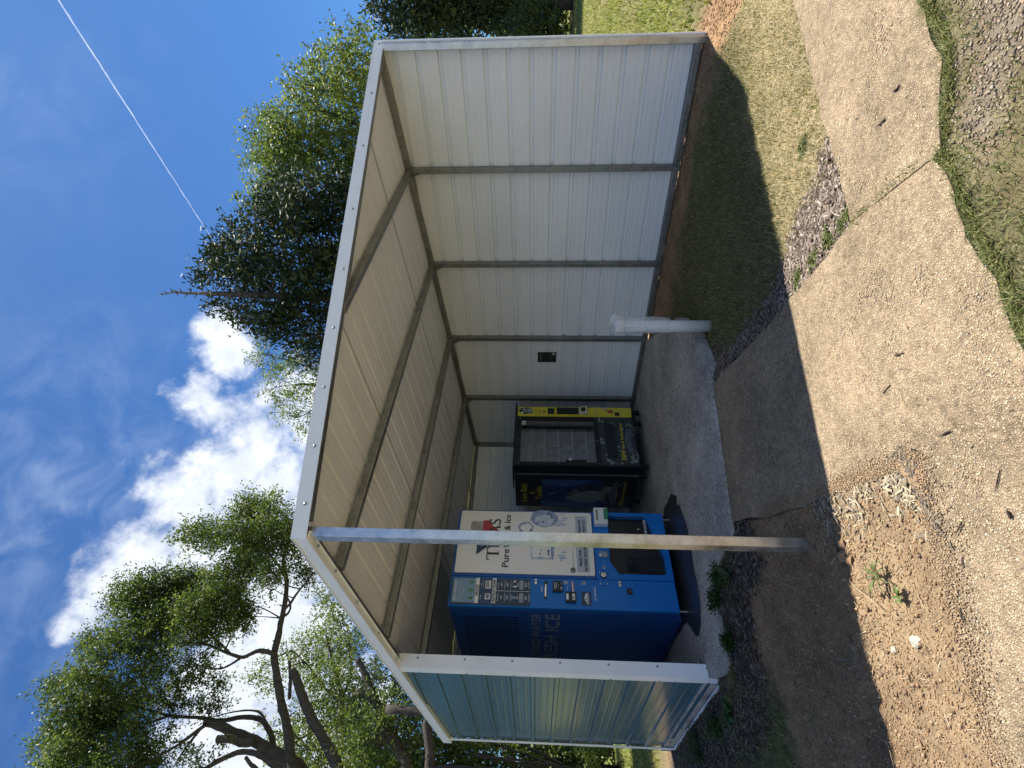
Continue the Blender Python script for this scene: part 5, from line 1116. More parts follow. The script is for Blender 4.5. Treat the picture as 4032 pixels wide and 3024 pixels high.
elm_clumps = [(1060, 410, 70), (1150, 420, 80), (1250, 400, 80), (1340, 240, 55), (1400, 320, 95), (1450, 230, 50), (1380, 440, 95), (1490, 430, 90), (1310, 490, 75), (1350, 590, 85), (1450, 610, 65), (1600, 590, 50), (1580, 470, 60), (1650, 640, 45), (1520, 330, 60), (1290, 300, 50), (1010, 400, 40), (1560, 400, 45), (1440, 690, 40), (1280, 560, 60),
    (640, 720, 50), (740, 690, 70), (850, 690, 85), (960, 660, 80), (800, 790, 95), (930, 780, 105), (1060, 690, 85), (1170, 640, 75), (1260, 660, 70), (1050, 830, 115), (1180, 780, 105), (1300, 800, 60), (1150, 900, 85), (1270, 880, 60), (900, 900, 95), (780, 900, 75), (650, 950, 75), (520, 970, 60), (470, 1050, 45), (600, 1040, 75), (750, 1010, 75), (880, 1020, 65), (760, 1130, 70), (880, 1110, 65), (960, 1180, 60), (1010, 1110, 45), (1100, 1080, 45), (1180, 1190, 45), (700, 760, 60), (860, 840, 70), (1000, 960, 60), (610, 800, 40), (440, 1000, 35), (1060, 1170, 40), (1230, 740, 60), (540, 1100, 40), (1330, 850, 40),
    (320, 1200, 60), (420, 1190, 65), (560, 1180, 65), (360, 1300, 85), (500, 1260, 85), (640, 1250, 75), (760, 1220, 65), (700, 1330, 75), (850, 1270, 45), (350, 1420, 75), (480, 1400, 85), (600, 1400, 85), (740, 1420, 65), (880, 1320, 45), (1000, 1320, 45), (1100, 1330, 40), (250, 1520, 60), (350, 1560, 85), (500, 1530, 95), (640, 1530, 85), (780, 1530, 65), (900, 1500, 45), (230, 1630, 55), (400, 1640, 85), (560, 1630, 85), (720, 1620, 75), (860, 1600, 55), (1000, 1570, 35), (270, 1250, 40), (560, 1320, 70), (420, 1480, 70), (1170, 1310, 35), (940, 1280, 35), (1060, 1620, 40), (1140, 1580, 30), (300, 1700, 80), (520, 1740, 90), (760, 1720, 80)]
tree('elm_tree', 'tall elm with cut back limbs and airy small leaved crown behind the left wall', (1.05, 10.6, -.15), elm_limbs, elm_clumps, M_BARK, M_LEAF, PAL_ELM, D, None,
     stubs=[((1095, 1415), ((1190, 1440), .3), .068), ((1160, 1505), ((1230, 1503), .1), .060), ((1560, 1135), ((1580, 1180), -.3), .072)], n_sprig=96, per=11, leaf=.056, length=.30, seed=11, rk=.52)
# paler elm behind the roof corner
el2 = [(1400, 1130, 40), (1460, 1220, 55), (1380, 1180, 45), (1520, 1050, 45), (1660, 1000, 75), (1740, 900, 75), (1780, 790, 65), (1730, 740, 45), (1830, 880, 65), (1650, 1120, 95), (1780, 1030, 95), (1880, 960, 55), (1760, 1160, 105), (1660, 1280, 75), (1820, 1280, 105), (1880, 1120, 55), (1640, 1420, 55), (1560, 1520, 60), (1720, 1430, 85), (1850, 1420, 85), (1560, 1640, 55), (1680, 1560, 75), (1820, 1560, 85), (1480, 1560, 50), (1440, 1450, 45), (1860, 1640, 65), (1500, 1130, 40), (1580, 990, 40), (1900, 1000, 80), (1950, 1200, 100), (2000, 1400, 100)]
tree('elm_tree', 'paler leafy elm filling in behind the roof corner and the cut limbs', (2.9, 13.4, -.15),
     [([(2.9, 13.4, -.15), (2.95, 13.5, 2.0), tuple(at(*zz3(1900, 1500), 13.6)), tuple(at(*zz3(1820, 1250), 13.6)), tuple(at(*zz3(1740, 950), 13.6))], .17, .03, 0), ([(1860, 1350), (1750, 1250), (1650, 1120), (1560, 1030)], .05, .015, 0), ([(1880, 1420), (1720, 1440), (1580, 1520), (1480, 1560)], .05, .015, .3), ([(1830, 1280), (1880, 1120), (1850, 900)], .05, .015, .3)],
     el2, M_BARK, M_LEAF, PAL_LIGHT, 13.6, None, n_sprig=58, per=10, leaf=.062, length=.34, seed=21, spread=1.0, rk=.7)
# leaning dark limbs of a second pruned trunk low behind the left eave
def z4(x, y): return (1400 + x / 1.2289) * 2212 / 4032, (2400 + y / 1.2289) * 2212 / 4032
tree('elm_tree', 'low dark pruned trunk leaning behind the left eave with a sawn pale stub', (.9, 9.6, -.17),
     [([tuple(Vector((.9, 9.6, -.17))), tuple(at(*z4(330, 860), 9.8)), tuple(at(*z4(250, 740), 9.8)), tuple(at(*z4(165, 600), 9.8)), tuple(at(*z4(95, 440), 9.8)), tuple(at(*z4(50, 320), 9.8)), tuple(at(*z4(10, 240), 9.8))], .19, .10, 0),
      ([tuple(at(*z4(150, 560), 9.8)), tuple(at(*z4(80, 440), 9.7)), tuple(at(*z4(5, 395), 9.7))], .13, .10, 0)],
     [(150, 470, 40), (190, 400, 45), (120, 350, 40), (215, 450, 45), (250, 420, 40), (260, 560, 50), (200, 520, 40), (20, 620, 50), (60, 760, 60), (180, 760, 60), (10, 480, 40), (250, 520, 40), (60, 540, 45), (40, 700, 50), (130, 680, 35), (200, 330, 30), (280, 620, 40), (100, 250, 40)], M_BARK, M_LEAF, PAL_ELM, 9.9, None,
     zmap=z4, scale=.446, n_sprig=26, per=9, leaf=.06, length=.3, seed=31, spread=.5, rk=.5, stubs=[((5, 395), ((80, 440), -.1), .055)])
# dense shrubs in the shade behind the short wall
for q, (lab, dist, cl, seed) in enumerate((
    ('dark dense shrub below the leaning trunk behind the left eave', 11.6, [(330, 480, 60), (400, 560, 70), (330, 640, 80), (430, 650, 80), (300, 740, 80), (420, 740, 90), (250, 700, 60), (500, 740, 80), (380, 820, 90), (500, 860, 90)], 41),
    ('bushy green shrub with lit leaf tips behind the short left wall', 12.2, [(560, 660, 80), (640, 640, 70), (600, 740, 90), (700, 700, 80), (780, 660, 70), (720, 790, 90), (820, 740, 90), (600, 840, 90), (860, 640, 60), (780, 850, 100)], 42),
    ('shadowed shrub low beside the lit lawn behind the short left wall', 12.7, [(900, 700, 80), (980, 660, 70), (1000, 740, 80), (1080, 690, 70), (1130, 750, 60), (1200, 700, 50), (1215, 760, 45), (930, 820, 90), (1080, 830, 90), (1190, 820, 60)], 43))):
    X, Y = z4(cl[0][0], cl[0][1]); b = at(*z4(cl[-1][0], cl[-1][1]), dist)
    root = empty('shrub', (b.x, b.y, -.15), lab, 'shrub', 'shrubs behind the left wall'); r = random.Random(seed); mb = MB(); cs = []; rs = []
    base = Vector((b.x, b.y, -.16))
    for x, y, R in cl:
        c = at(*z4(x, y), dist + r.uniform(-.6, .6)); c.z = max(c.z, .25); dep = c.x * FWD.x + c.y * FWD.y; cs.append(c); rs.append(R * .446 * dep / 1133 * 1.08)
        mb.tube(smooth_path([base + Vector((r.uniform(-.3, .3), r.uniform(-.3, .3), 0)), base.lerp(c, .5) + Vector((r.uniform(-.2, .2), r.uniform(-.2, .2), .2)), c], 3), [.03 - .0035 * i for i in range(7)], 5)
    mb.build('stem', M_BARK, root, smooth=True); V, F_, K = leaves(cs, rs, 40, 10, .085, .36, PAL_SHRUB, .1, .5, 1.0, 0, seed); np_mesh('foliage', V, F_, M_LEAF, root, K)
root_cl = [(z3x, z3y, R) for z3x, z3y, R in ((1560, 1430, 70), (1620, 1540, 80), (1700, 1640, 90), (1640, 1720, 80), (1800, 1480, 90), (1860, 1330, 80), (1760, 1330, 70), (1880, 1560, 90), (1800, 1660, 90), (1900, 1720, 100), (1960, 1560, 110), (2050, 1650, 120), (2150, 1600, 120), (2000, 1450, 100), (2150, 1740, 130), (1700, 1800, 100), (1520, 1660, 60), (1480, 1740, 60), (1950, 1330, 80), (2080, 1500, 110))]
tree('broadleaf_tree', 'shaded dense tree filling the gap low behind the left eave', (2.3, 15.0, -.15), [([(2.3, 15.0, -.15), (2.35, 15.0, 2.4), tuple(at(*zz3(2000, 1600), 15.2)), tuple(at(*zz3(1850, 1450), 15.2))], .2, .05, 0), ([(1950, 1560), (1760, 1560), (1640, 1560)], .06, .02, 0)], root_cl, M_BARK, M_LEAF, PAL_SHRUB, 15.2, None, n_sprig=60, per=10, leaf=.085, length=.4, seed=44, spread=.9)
# a slim bare trunk by the far corner of the short wall
p0 = at(*z4(370, 780), 8.9); p1 = at(*z4(362, 690), 8.9); p2 = at(*z4(345, 560), 8.9); p3 = at(*z4(338, 500), 8.9)
st = empty('sapling', (p0.x, p0.y, -.16), 'slim bare grey trunk standing just behind the back corner of the short left wall', 'tree')
mb = MB(); mb.tube(smooth_path([(p0.x - .05, p0.y, -.17), (p0.x, p0.y, p0.z - .4), p0, p1, p2, p3, p3 + Vector((.05, .1, .6))], 3), [.075] * 6 + [.07] * 6 + [.06] * 7, 9); mb.build('trunk', M_BARK, st, smooth=True)
V, F_, K = leaves([p3 + Vector((.1, .2, .8)), p3 + Vector((.5, .4, .7)), p3 + Vector((-.1, .5, 1.1))], [.4, .4, .4], 20, 8, .06, .3, PAL_ELM, seed=77); np_mesh('crown', V, F_, M_LEAF, st, K)

# right hand trees, measured on the full view
idm = lambda x, y: (x, y)
cedar_cl = [(480, 540, 30), (455, 590, 24), (520, 500, 32), (560, 560, 55), (560, 480, 38), (600, 620, 55), (650, 560, 65), (640, 680, 45), (545, 682, 24), (512, 690, 20), (690, 620, 55), (700, 700, 45), (690, 480, 48), (650, 450, 45), (620, 400, 34), (700, 420, 38), (700, 760, 40), (660, 755, 36), (620, 470, 45), (500, 575, 34), (435, 605, 14), (460, 560, 18), (470, 655, 18), (500, 670, 20), (580, 690, 34), (610, 710, 34), (530, 610, 34), (740, 560, 60), (760, 660, 60), (740, 450, 50), (790, 560, 70), (780, 420, 60), (770, 760, 50), (640, 395, 26), (585, 430, 24)]
tree('cedar_tree', 'dark cedar with a pale bare trunk and dead top rising over the roof', (13.0, 8.55, -.15),
     [([(13.0, 8.55, -.15), tuple(at(1000, 655, 15.7)), tuple(at(760, 645, 15.7)), tuple(at(640, 640, 15.7)), tuple(at(520, 636, 15.7)), tuple(at(440, 634, 15.7))], .20, .06, 0),
      ([(700, 640), (640, 600), (590, 560), (560, 520)], .06, .02, .1), ([(690, 640), (640, 680), (590, 700), (560, 690)], .05, .015, -.2), ([(740, 640), (690, 560), (640, 500), (600, 470)], .06, .015, .3), ([(600, 638), (560, 600), (500, 570), (470, 555)], .045, .012, 0), ([(780, 645), (720, 540), (680, 460), (640, 420)], .06, .015, .2), ([(560, 637), (530, 660), (510, 685)], .03, .01, -.2), ([(800, 650), (740, 700), (700, 750)], .05, .015, .2)],
     cedar_cl, M_BARK_D, M_NEEDLE, PAL_CEDAR, 15.7, None, zmap=idm, scale=1.1, n_sprig=85, per=9, leaf=.16, length=.38, narrow=.36, seed=51, spread=1.0, up=.35)
ct = bpy.data.objects['cedar_tree']; mb = MB()
mb.tube(smooth_path([at(470, 634, 15.62), at(430, 634, 15.6), at(400, 633, 15.6), at(378, 631, 15.6), at(360, 634, 15.6), at(343, 637, 15.6)], 3), [.06 - .0034 * i for i in range(16)], 7)
for a, b in (((392, 632), (386, 622)), ((386, 632), (372, 626)), ((372, 631), (366, 622)), ((380, 632), (384, 641)), ((360, 634), (352, 628)), ((405, 634), (396, 643)), ((415, 634), (404, 622)), ((425, 634), (418, 645)), ((352, 636), (344, 632)), ((470, 634), (455, 610)), ((500, 636), (490, 655)), ((520, 637), (505, 600)), ((540, 638), (548, 700)), ((560, 638), (540, 590)), ((580, 640), (600, 585)), ((610, 640), (620, 700)), ((640, 640), (640, 575))):
    mb.tube([at(*a, 15.6), at((a[0] + b[0]) / 2 + 2, (a[1] + b[1]) / 2, 15.55), at(*b, 15.5)], [.022, .016, .006], 5)
mb.build('dead_top', M_DEAD, ct, smooth=True)
ecl = [(545, 425, 24), (570, 400, 30), (560, 320, 34), (600, 300, 44), (580, 262, 30), (640, 360, 55), (610, 250, 34), (650, 290, 55), (640, 200, 30), (660, 172, 30), (690, 230, 55), (700, 300, 55), (720, 380, 45), (690, 140, 38), (720, 170, 45), (730, 240, 40), (760, 150, 36), (740, 100, 34), (790, 100, 36), (775, 62, 16), (545, 345, 20), (560, 440, 20), (620, 330, 40), (750, 320, 50), (770, 230, 50), (790, 160, 40), (690, 340, 45), (590, 360, 34), (725, 130, 26), (640, 160, 14), (780, 380, 60), (800, 300, 60), (830, 200, 60)]
eb = at(900, 250, 20.0)
tree('broadleaf_tree', 'light green fine leaved tree to the right of the dark cedar above the roof', (eb.x, eb.y, -.15),
     [([(eb.x, eb.y, -.15), (eb.x, eb.y + .1, 3.0), tuple(at(880, 270, 20)), tuple(at(800, 280, 20)), tuple(at(700, 290, 20)), tuple(at(620, 300, 20))], .24, .03, 0), ([(860, 272), (760, 340), (680, 390), (600, 410)], .08, .02, 0), ([(850, 272), (760, 220), (690, 190), (650, 180)], .08, .02, .4), ([(790, 280), (700, 240), (620, 245)], .05, .015, -.3), ([(840, 270), (780, 180), (740, 120)], .06, .02, .2), ([(740, 285), (660, 330), (580, 330)], .04, .012, .3)],
     ecl, M_BARK, M_LEAF, PAL_LIGHT, 20.0, None, zmap=idm, scale=1.12, n_sprig=70, per=10, leaf=.125, length=.45, seed=61, spread=1.3)
gcl = [(560, 770, 24), (600, 800, 34), (590, 840, 24), (640, 850, 34), (650, 900, 28), (620, 870, 26), (565, 732, 16), (690, 830, 40), (690, 890, 28), (640, 790, 34), (545, 770, 10), (600, 890, 14), (660, 930, 16), (730, 800, 50), (720, 870, 40), (610, 915, 10)]
gb = at(900, 820, 18.0)
tree('broadleaf_tree', 'small light green tree left of the cedar with bright cloud behind', (gb.x, gb.y, -.15),
     [([(gb.x, gb.y, -.15), (gb.x, gb.y, 3.5), tuple(at(820, 820, 18)), tuple(at(720, 830, 18)), tuple(at(640, 830, 18))], .2, .03, 0), ([(760, 826), (700, 870), (650, 900)], .05, .012, 0), ([(740, 826), (660, 790), (590, 770)], .05, .012, .2)],
     gcl, M_BARK, M_LEAF, PAL_LIGHT, 18.0, None, zmap=idm, n_sprig=44, per=9, leaf=.082, length=.4, seed=71, spread=1.0)
# the dark row beyond the lawn on the far right
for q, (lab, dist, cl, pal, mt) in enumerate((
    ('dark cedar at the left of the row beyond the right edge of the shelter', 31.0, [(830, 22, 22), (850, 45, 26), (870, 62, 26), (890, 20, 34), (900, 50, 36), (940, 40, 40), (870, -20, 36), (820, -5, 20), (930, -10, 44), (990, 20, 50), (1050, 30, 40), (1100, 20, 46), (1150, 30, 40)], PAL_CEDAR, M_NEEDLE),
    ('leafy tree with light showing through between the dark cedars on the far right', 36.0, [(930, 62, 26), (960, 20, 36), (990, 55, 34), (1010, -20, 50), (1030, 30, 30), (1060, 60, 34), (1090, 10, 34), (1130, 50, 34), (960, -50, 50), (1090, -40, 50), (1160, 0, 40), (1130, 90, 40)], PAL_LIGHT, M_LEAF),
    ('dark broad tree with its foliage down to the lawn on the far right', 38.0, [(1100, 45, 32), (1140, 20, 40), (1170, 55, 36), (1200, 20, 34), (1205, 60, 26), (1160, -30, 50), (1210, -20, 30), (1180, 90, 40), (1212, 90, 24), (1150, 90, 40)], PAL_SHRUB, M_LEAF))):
    b = at(1228, cl[len(cl) // 2][1], dist); root = empty('row_tree', (b.x, b.y, -.15), lab, 'tree', 'trees beyond the lawn on the right'); r = random.Random(80 + q); mb = MB(); cs = []; rs = []
    for x, y, R in cl:
        c = at(x, y, dist + r.uniform(-1.5, 1.5)); cs.append(c); dep = c.x * FWD.x + c.y * FWD.y; rs.append(R * dep / 1133)
    top = max(cs, key=lambda p: p.z); mb.tube(smooth_path([(b.x, b.y, -.2), (b.x, b.y, 2.5), Vector((b.x, b.y, 0)).lerp(top, .6), top], 3), [.28 - .025 * i for i in range(10)], 7); sk = [Vector((b.x, b.y, zq)) for zq in np.linspace(1, top.z, 8)]
    for c, R in zip(cs, rs): twig_to(mb, sk, c, R, r)
    mb.build('trunk', M_BARK, root, smooth=True); V, F_, K = leaves(cs, rs, 75 if mt is M_NEEDLE else 55, 8, .30 if mt is M_NEEDLE else .25, .8, pal, .2, .35 if mt is M_NEEDLE else .55, 1.0, 0, 90 + q); np_mesh('crown', V, F_, mt, root, K)

# the belt of trees goes on to the left (the glossy wall mirrors it)
for q, (lab, bx, by, h) in enumerate((('round leafy tree beyond the lawn to the left of the shelter', -1.9, 15.2, 8.5), ('tall leafy tree farthest to the left of the shelter', -5.2, 15.8, 9.5), ('leafy tree behind the others to the left of the shelter', 0.2, 19.0, 10.0))):
    root = empty('broadleaf_tree', (bx, by, -.15), lab, 'tree'); r = random.Random(120 + q); mb = MB(); mb.tube(smooth_path([(bx, by, -.2), (bx + .1, by, h * .3), (bx, by + .1, h * .7)], 4), [.22 - .02 * i for i in range(9)], 7); cs = []
    for k in range(16): cs.append(Vector((bx + r.uniform(-2.2, 2.2), by + r.uniform(-2.2, 2.2), h * r.uniform(.22, 1.0))))
    sk = [Vector((bx, by, zq)) for zq in np.linspace(.8, h * .7, 7)]
    for c in cs: twig_to(mb, sk, c, 1.1, r)
    mb.build('trunk', M_BARK, root, smooth=True); V, F_, K = leaves(cs, [1.15] * 16, 60, 8, .2, .7, PAL_SHRUB, .2, .55, 1.0, 0, 130 + q); np_mesh('crown', V, F_, M_LEAF, root, K)

# the wood that closes the lawn off all round: one leafy mass, too far off to count its trees
rw = np.random.default_rng(500); cw = []; Rw = []
for k in range(190):
    az = math.radians(rw.uniform(14, 104)); dd = 43 + rw.uniform(-2, 5); cw.append((math.sin(az) * dd, math.cos(az) * dd, rw.random() ** 1.3 * 6.0 + .3)); Rw.append(rw.uniform(1.2, 2.2))
V, F_, K = leaves(cw, Rw, 34, 7, .34, 1.0, PAL_SHRUB, .2, .6, 1.0, 0, 501); V[:, 2] = np.maximum(V[:, 2], -.15 + rw.random(len(V)) * .1)
tag(np_mesh('distant_wood', V, F_, M_LEAF, None, K), kind='stuff')

# ------------------------------------------------------------------ vapour trail of an aircraft, ten kilometres up
def sky_pt(x, y): d = dir_of(x, y); return Vector((d.x, d.y, d.z)) * (10000 / d.z)
A_, B_ = sky_pt(112, -22), sky_pt(515, 605); mb = MB(); n = 70; r = random.Random(3)
pts = [A_.lerp(B_, i / n) + Vector((r.uniform(-1, 1), r.uniform(-1, 1), r.uniform(-1, 1))) * 6 for i in range(n + 1)]; pts = [A_ - (B_ - A_) * .4] + pts
mb.tube(pts, [22] + [(21 - 11 * i / n) * r.uniform(.8, 1.2) for i in range(n + 1)], 8)
def trail_mat():
    m = bpy.data.materials.new('vapour'); m.use_nodes = True; nt = m.node_tree; L = nt.links; p = nt.nodes['Principled BSDF']; nt.nodes.remove(p); p = nd(nt, 'ShaderNodeBsdfTranslucent'); p.inputs[0].default_value = (.95, .95, .95, 1)
    t = nd(nt, 'ShaderNodeBsdfTransparent'); g = nd(nt, 'ShaderNodeLayerWeight'); g.inputs[0].default_value = .5; mx = nd(nt, 'ShaderNodeMixShader'); tc = nd(nt, 'ShaderNodeTexCoord'); nz = nd(nt, 'ShaderNodeTexNoise'); nz.inputs['Scale'].default_value = .004; nz.inputs['Detail'].default_value = 4; L.new(tc.outputs['Object'], nz.inputs['Vector'])
    a = nd(nt, 'ShaderNodeMath', operation='MULTIPLY'); s = nd(nt, 'ShaderNodeMath', operation='SUBTRACT'); s.inputs[0].default_value = 1; L.new(g.outputs['Facing'], s.inputs[1]); L.new(s.outputs[0], a.inputs[0]); L.new(nz.outputs['Fac'], a.inputs[1])
    k = nd(nt, 'ShaderNodeMath', operation='MULTIPLY'); k.inputs[1].default_value = .24; L.new(a.outputs[0], k.inputs[0])
    L.new(k.outputs[0], mx.inputs[0]); L.new(t.outputs[0], mx.inputs[1]); L.new(p.outputs[0], mx.inputs[2]); L.new(mx.outputs[0], nt.nodes['Material Output'].inputs[0]); return m
tag(mb.build('vapour_trail', trail_mat(), smooth=True), 'thin white vapour trail crossing the blue sky', 'vapour trail')
# ------------------------------------------------------------------ grass, chips, clods, pebbles, small plants
M_GRASS = leaf_mat('grass blades', 0.3, 0.55, 0.25, (1.1, 1.1, .6)); M_CHIP = leaf_mat('wood chips', 0.0, 0.85, 0.1); M_STONE = leaf_mat('small stones', 0.0, 0.8, 0.25)
gsrc = np.random.default_rng(99)
def gz_at(x, y):
    """height of the finished ground at points, from the sheet itself"""
    i = np.clip(np.searchsorted(GXS, x) - 1, 0, len(GXS) - 2); j = np.clip(np.searchsorted(GYS, y) - 1, 0, len(GYS) - 2)
    fx = (x - GXS[i]) / (GXS[i + 1] - GXS[i]); fy = (y - GYS[j]) / (GYS[j + 1] - GYS[j])
    return GZ[i, j] * (1 - fx) * (1 - fy) + GZ[i + 1, j] * fx * (1 - fy) + GZ[i, j + 1] * (1 - fx) * fy + GZ[i + 1, j + 1] * fx * fy
def sample(n, box, wfun, seed):
    r = np.random.default_rng(seed); x = r.uniform(box[0], box[1], n); y = r.uniform(box[2], box[3], n)
    ok = ~inside(SLAB, x, y) & ~inside(PATH_A, x, y) & ~inside(PATH_B, x, y); w = wfun(x, y) * ok; k = r.random(n) < w
    return x[k], y[k]
def blades(name, x, y, h, w, pal, lean=0.5, seed=1, kind='stuff', base=None):
    r = np.random.default_rng(seed); n = len(x); z = gz_at(x, y) - .004 if base is None else base
    H = h * r.uniform(.45, 1.3, n); a = r.uniform(0, 2 * PI, n); l = r.random(n) ** .7 * lean * 1.4; dx, dy = np.cos(a), np.sin(a); b = a + PI / 2 + r.normal(size=n) * .5; W = w * r.uniform(.6, 1.3, n)
    sx, sy = np.cos(b) * W / 2, np.sin(b) * W / 2
    P = lambda t, k: np.stack([x + dx * H * l * t ** 1.7 + sx * k, y + dy * H * l * t ** 1.7 + sy * k, z + H * (t - .35 * l * t * t)], 1)
    V = np.stack([P(0, -1), P(0, 1), P(.55, .75), P(.55, -.75), P(1, 0)], 1); o = np.arange(n)[:, None] * 5
    F_ = np.concatenate([o + np.array([[0, 1, 2]]), o + np.array([[0, 2, 3]]), o + np.array([[3, 2, 4]])])
    pal = np.array(pal); u = r.random(n) * (len(pal) - 1); i = np.clip(u.astype(int), 0, len(pal) - 2); f = (u - i)[:, None]; K = (pal[i] * (1 - f) + pal[i + 1] * f) * r.uniform(.75, 1.25, (n, 1))
    col = np.ones((n, 5, 4)); col[:, :, :3] = K[:, None]
    return tag(np_mesh(name, V.reshape(-1, 3), F_, M_GRASS, None, col.reshape(-1, 4)), kind=kind)
GREEN = [(.065, .09, .03), (.12, .15, .05), (.19, .205, .075), (.34, .29, .16)]
DRY_LIT = [(.18, .20, .07), (.38, .32, .17), (.52, .43, .26), (.62, .52, .34)]
x, y = sample(150000, (2.6, 6.0, .7, 4.6), lambda x, y: np.clip(zones(x, y)[0]['green'], 0, 1) * .6, 1); blades('shade_grass', x, y, .042, .0045, GREEN, .8, 2)
x, y = sample(120000, (2.6, 6.3, -.4, 3.2), lambda x, y: np.clip(zones(x, y)[0]['dry'], 0, 1) * .8, 3); blades('lit_dry_grass', x, y, .034, .0042, DRY_LIT, 1.1, 4)
x, y = sample(120000, (-.6, 4.5, -.6, 1.9), lambda x, y: np.clip(zones(x, y)[0]['green'], 0, 1) * (y < np.interp(x, NEX, NEY)) * .9, 5); blades('verge_grass', x, y, .032, .004, [(.06, .085, .026), (.13, .165, .05), (.20, .22, .08), (.44, .37, .20)], 1.0, 6)
x, y = sample(70000, (-.8, 2.2, 3.2, 8.0), lambda x, y: np.clip(zones(x, y)[0]['green'], 0, 1) * .8, 7); blades('side_grass', x, y, .048, .005, GREEN, .9, 8)
x, y = sample(26000, (-3, 2.6, 7.2, 15.5), lambda x, y: np.clip(zones(x, y)[0]['lawn'], 0, 1) * (1 - .75 * (y < 8.6)), 9); blades('lawn_grass', x, y, .075, .012, [(.15, .19, .04), (.24, .28, .065), (.34, .35, .11), (.44, .38, .2)], .8, 10)
x, y = sample(90000, (6.2, 34, -1, 8), lambda x, y: np.clip(zones(x, y)[0]['lawn'], 0, 1) * np.clip(9 / np.hypot(x, y), .1, 1) ** 1.2 * (y < x * .35 + 1), 11); blades('lawn_grass', x, y, .10, .02, [(.16, .19, .045), (.25, .28, .07), (.33, .33, .11), (.42, .37, .19)], .8, 12)
# stray blades along the ragged edges of the path, the slab and in the crack
E_ = [(2.33, .86), (2.45, 1.0), (2.57, 1.18), (2.66, 1.32)]; ex = []; ey = []
for i in range(420):
    t = gsrc.random() ** .6; q = t * 3; i0 = min(2, int(q)); f = q - i0; ex.append(E_[i0][0] * (1 - f) + E_[i0 + 1][0] * f + gsrc.normal() * .012); ey.append(E_[i0][1] * (1 - f) + E_[i0 + 1][1] * f + gsrc.normal() * .012)
    if gsrc.random() < (0.62 if t > .55 else .1): ex.pop(); ey.pop()
blades('crack_grass', np.array(ex), np.array(ey), .022, .004, GREEN, 1.2, 13, base=path_z(np.array(ex), np.array(ey)) - .004)
pe = [(0.4, 1.5), (.9, 1.34), (1.3, 1.21), (1.47, 1.17), (1.6, 1.11), (1.73, 1.05), (1.92, 1.01), (2.09, .93), (2.3, .85), (2.42, .68), (2.54, .54), (2.75, .45), (2.86, .39), (3.25, .22), (3.7, .08)]
ex = []; ey = []
for i in range(5200):
    q = gsrc.random() * (len(pe) - 1.001); i0 = int(q); f = q - i0; ex.append(pe[i0][0] * (1 - f) + pe[i0 + 1][0] * f + gsrc.normal() * .016 - .008); ey.append(pe[i0][1] * (1 - f) + pe[i0 + 1][1] * f + gsrc.normal() * .016 - .022)
ex, ey = np.array(ex), np.array(ey); blades('edge_grass', ex, ey, .036, .0042, [(.06, .085, .026), (.13, .165, .05), (.20, .22, .08), (.34, .3, .14)], 1.1, 14, base=gz_at(ex, ey) + .004)
se = [(2.33, 3.78), (2.25, 4.08), (2.22, 4.42), (2.1, 4.57), (1.86, 4.56), (1.62, 4.53), (1.5, 4.6), (1.47, 5.4), (1.5, 6.2), (1.55, 7.4)]; ex = []; ey = []
for i in range(2600):
    q = gsrc.random() ** 1.1 * (len(se) - 1.001); i0 = int(q); f = q - i0; ex.append(se[i0][0] * (1 - f) + se[i0 + 1][0] * f + gsrc.normal() * .025 - .015); ey.append(se[i0][1] * (1 - f) + se[i0 + 1][1] * f + gsrc.normal() * .025)
ex, ey = np.array(ex), np.array(ey); blades('slab_edge_grass', ex, ey, .05, .005, GREEN, .9, 15, base=gz_at(ex, ey))

def chips(name, x, y, l, w, pal, seed, lift=.004, base=None):
    """split wood: flat wedges with a ridge"""
    r = np.random.default_rng(seed); n = len(x); z = (gz_at(x, y) if base is None else base) + lift * r.random(n); a = r.uniform(0, 2 * PI, n); L_ = l * r.uniform(.4, 1.4, n); W = w * r.uniform(.5, 1.4, n); tl = r.normal(size=n) * .16
    c, s = np.cos(a), np.sin(a); T_ = W * .45
    def P(u, v, k): return np.stack([x + c * u - s * v, y + s * u + c * v, z + k + u * tl], 1)
    V = np.stack([P(-L_ / 2, -W / 2, 0), P(L_ / 2, -W / 2, 0), P(L_ / 2 * .9, W / 2, 0), P(-L_ / 2 * .9, W / 2, 0), P(-L_ * .42, 0 * W, T_), P(L_ * .4, W * .1, T_)], 1); o = np.arange(n)[:, None] * 6
    F_ = np.concatenate([o + np.array([f]) for f in ((0, 1, 5), (0, 5, 4), (1, 2, 5), (2, 3, 4), (2, 4, 5), (3, 0, 4))]); pal = np.array(pal); u = r.integers(0, len(pal), n); K = pal[u] * r.uniform(.7, 1.3, (n, 1)); col = np.ones((n, 6, 4)); col[:, :, :3] = K[:, None]
    return tag(np_mesh(name, V.reshape(-1, 3), F_, M_CHIP, None, col.reshape(-1, 4)), kind='stuff')
MUL = [(.10, .078, .062), (.16, .13, .11), (.065, .05, .04), (.22, .18, .145), (.30, .26, .22), (.13, .10, .085)]
x, y = sample(60000, (2.5, 4.2, .9, 3.4), lambda x, y: np.clip(zones(x, y)[0]['mulch'], 0, 1) * .55, 21); chips('mulch', x, y, .042, .010, MUL, 22, .014)
x, y = sample(60000, (1.0, 2.45, 3.2, 7.6), lambda x, y: np.clip(zones(x, y)[0]['mulch'], 0, 1) * .42, 23); chips('mulch', x, y, .038, .010, [(.06, .05, .042), (.10, .085, .072), (.045, .036, .03), (.15, .125, .10), (.20, .17, .14)], 24, .014)
wl = lambda x, y: np.exp(-(((x - 1.62) / .16) ** 2 + ((y - 1.98) / .07) ** 2) / 2) + .5 * np.exp(-(((x - 1.72) / .10) ** 2 + ((y - 2.3) / .22) ** 2) / 2)
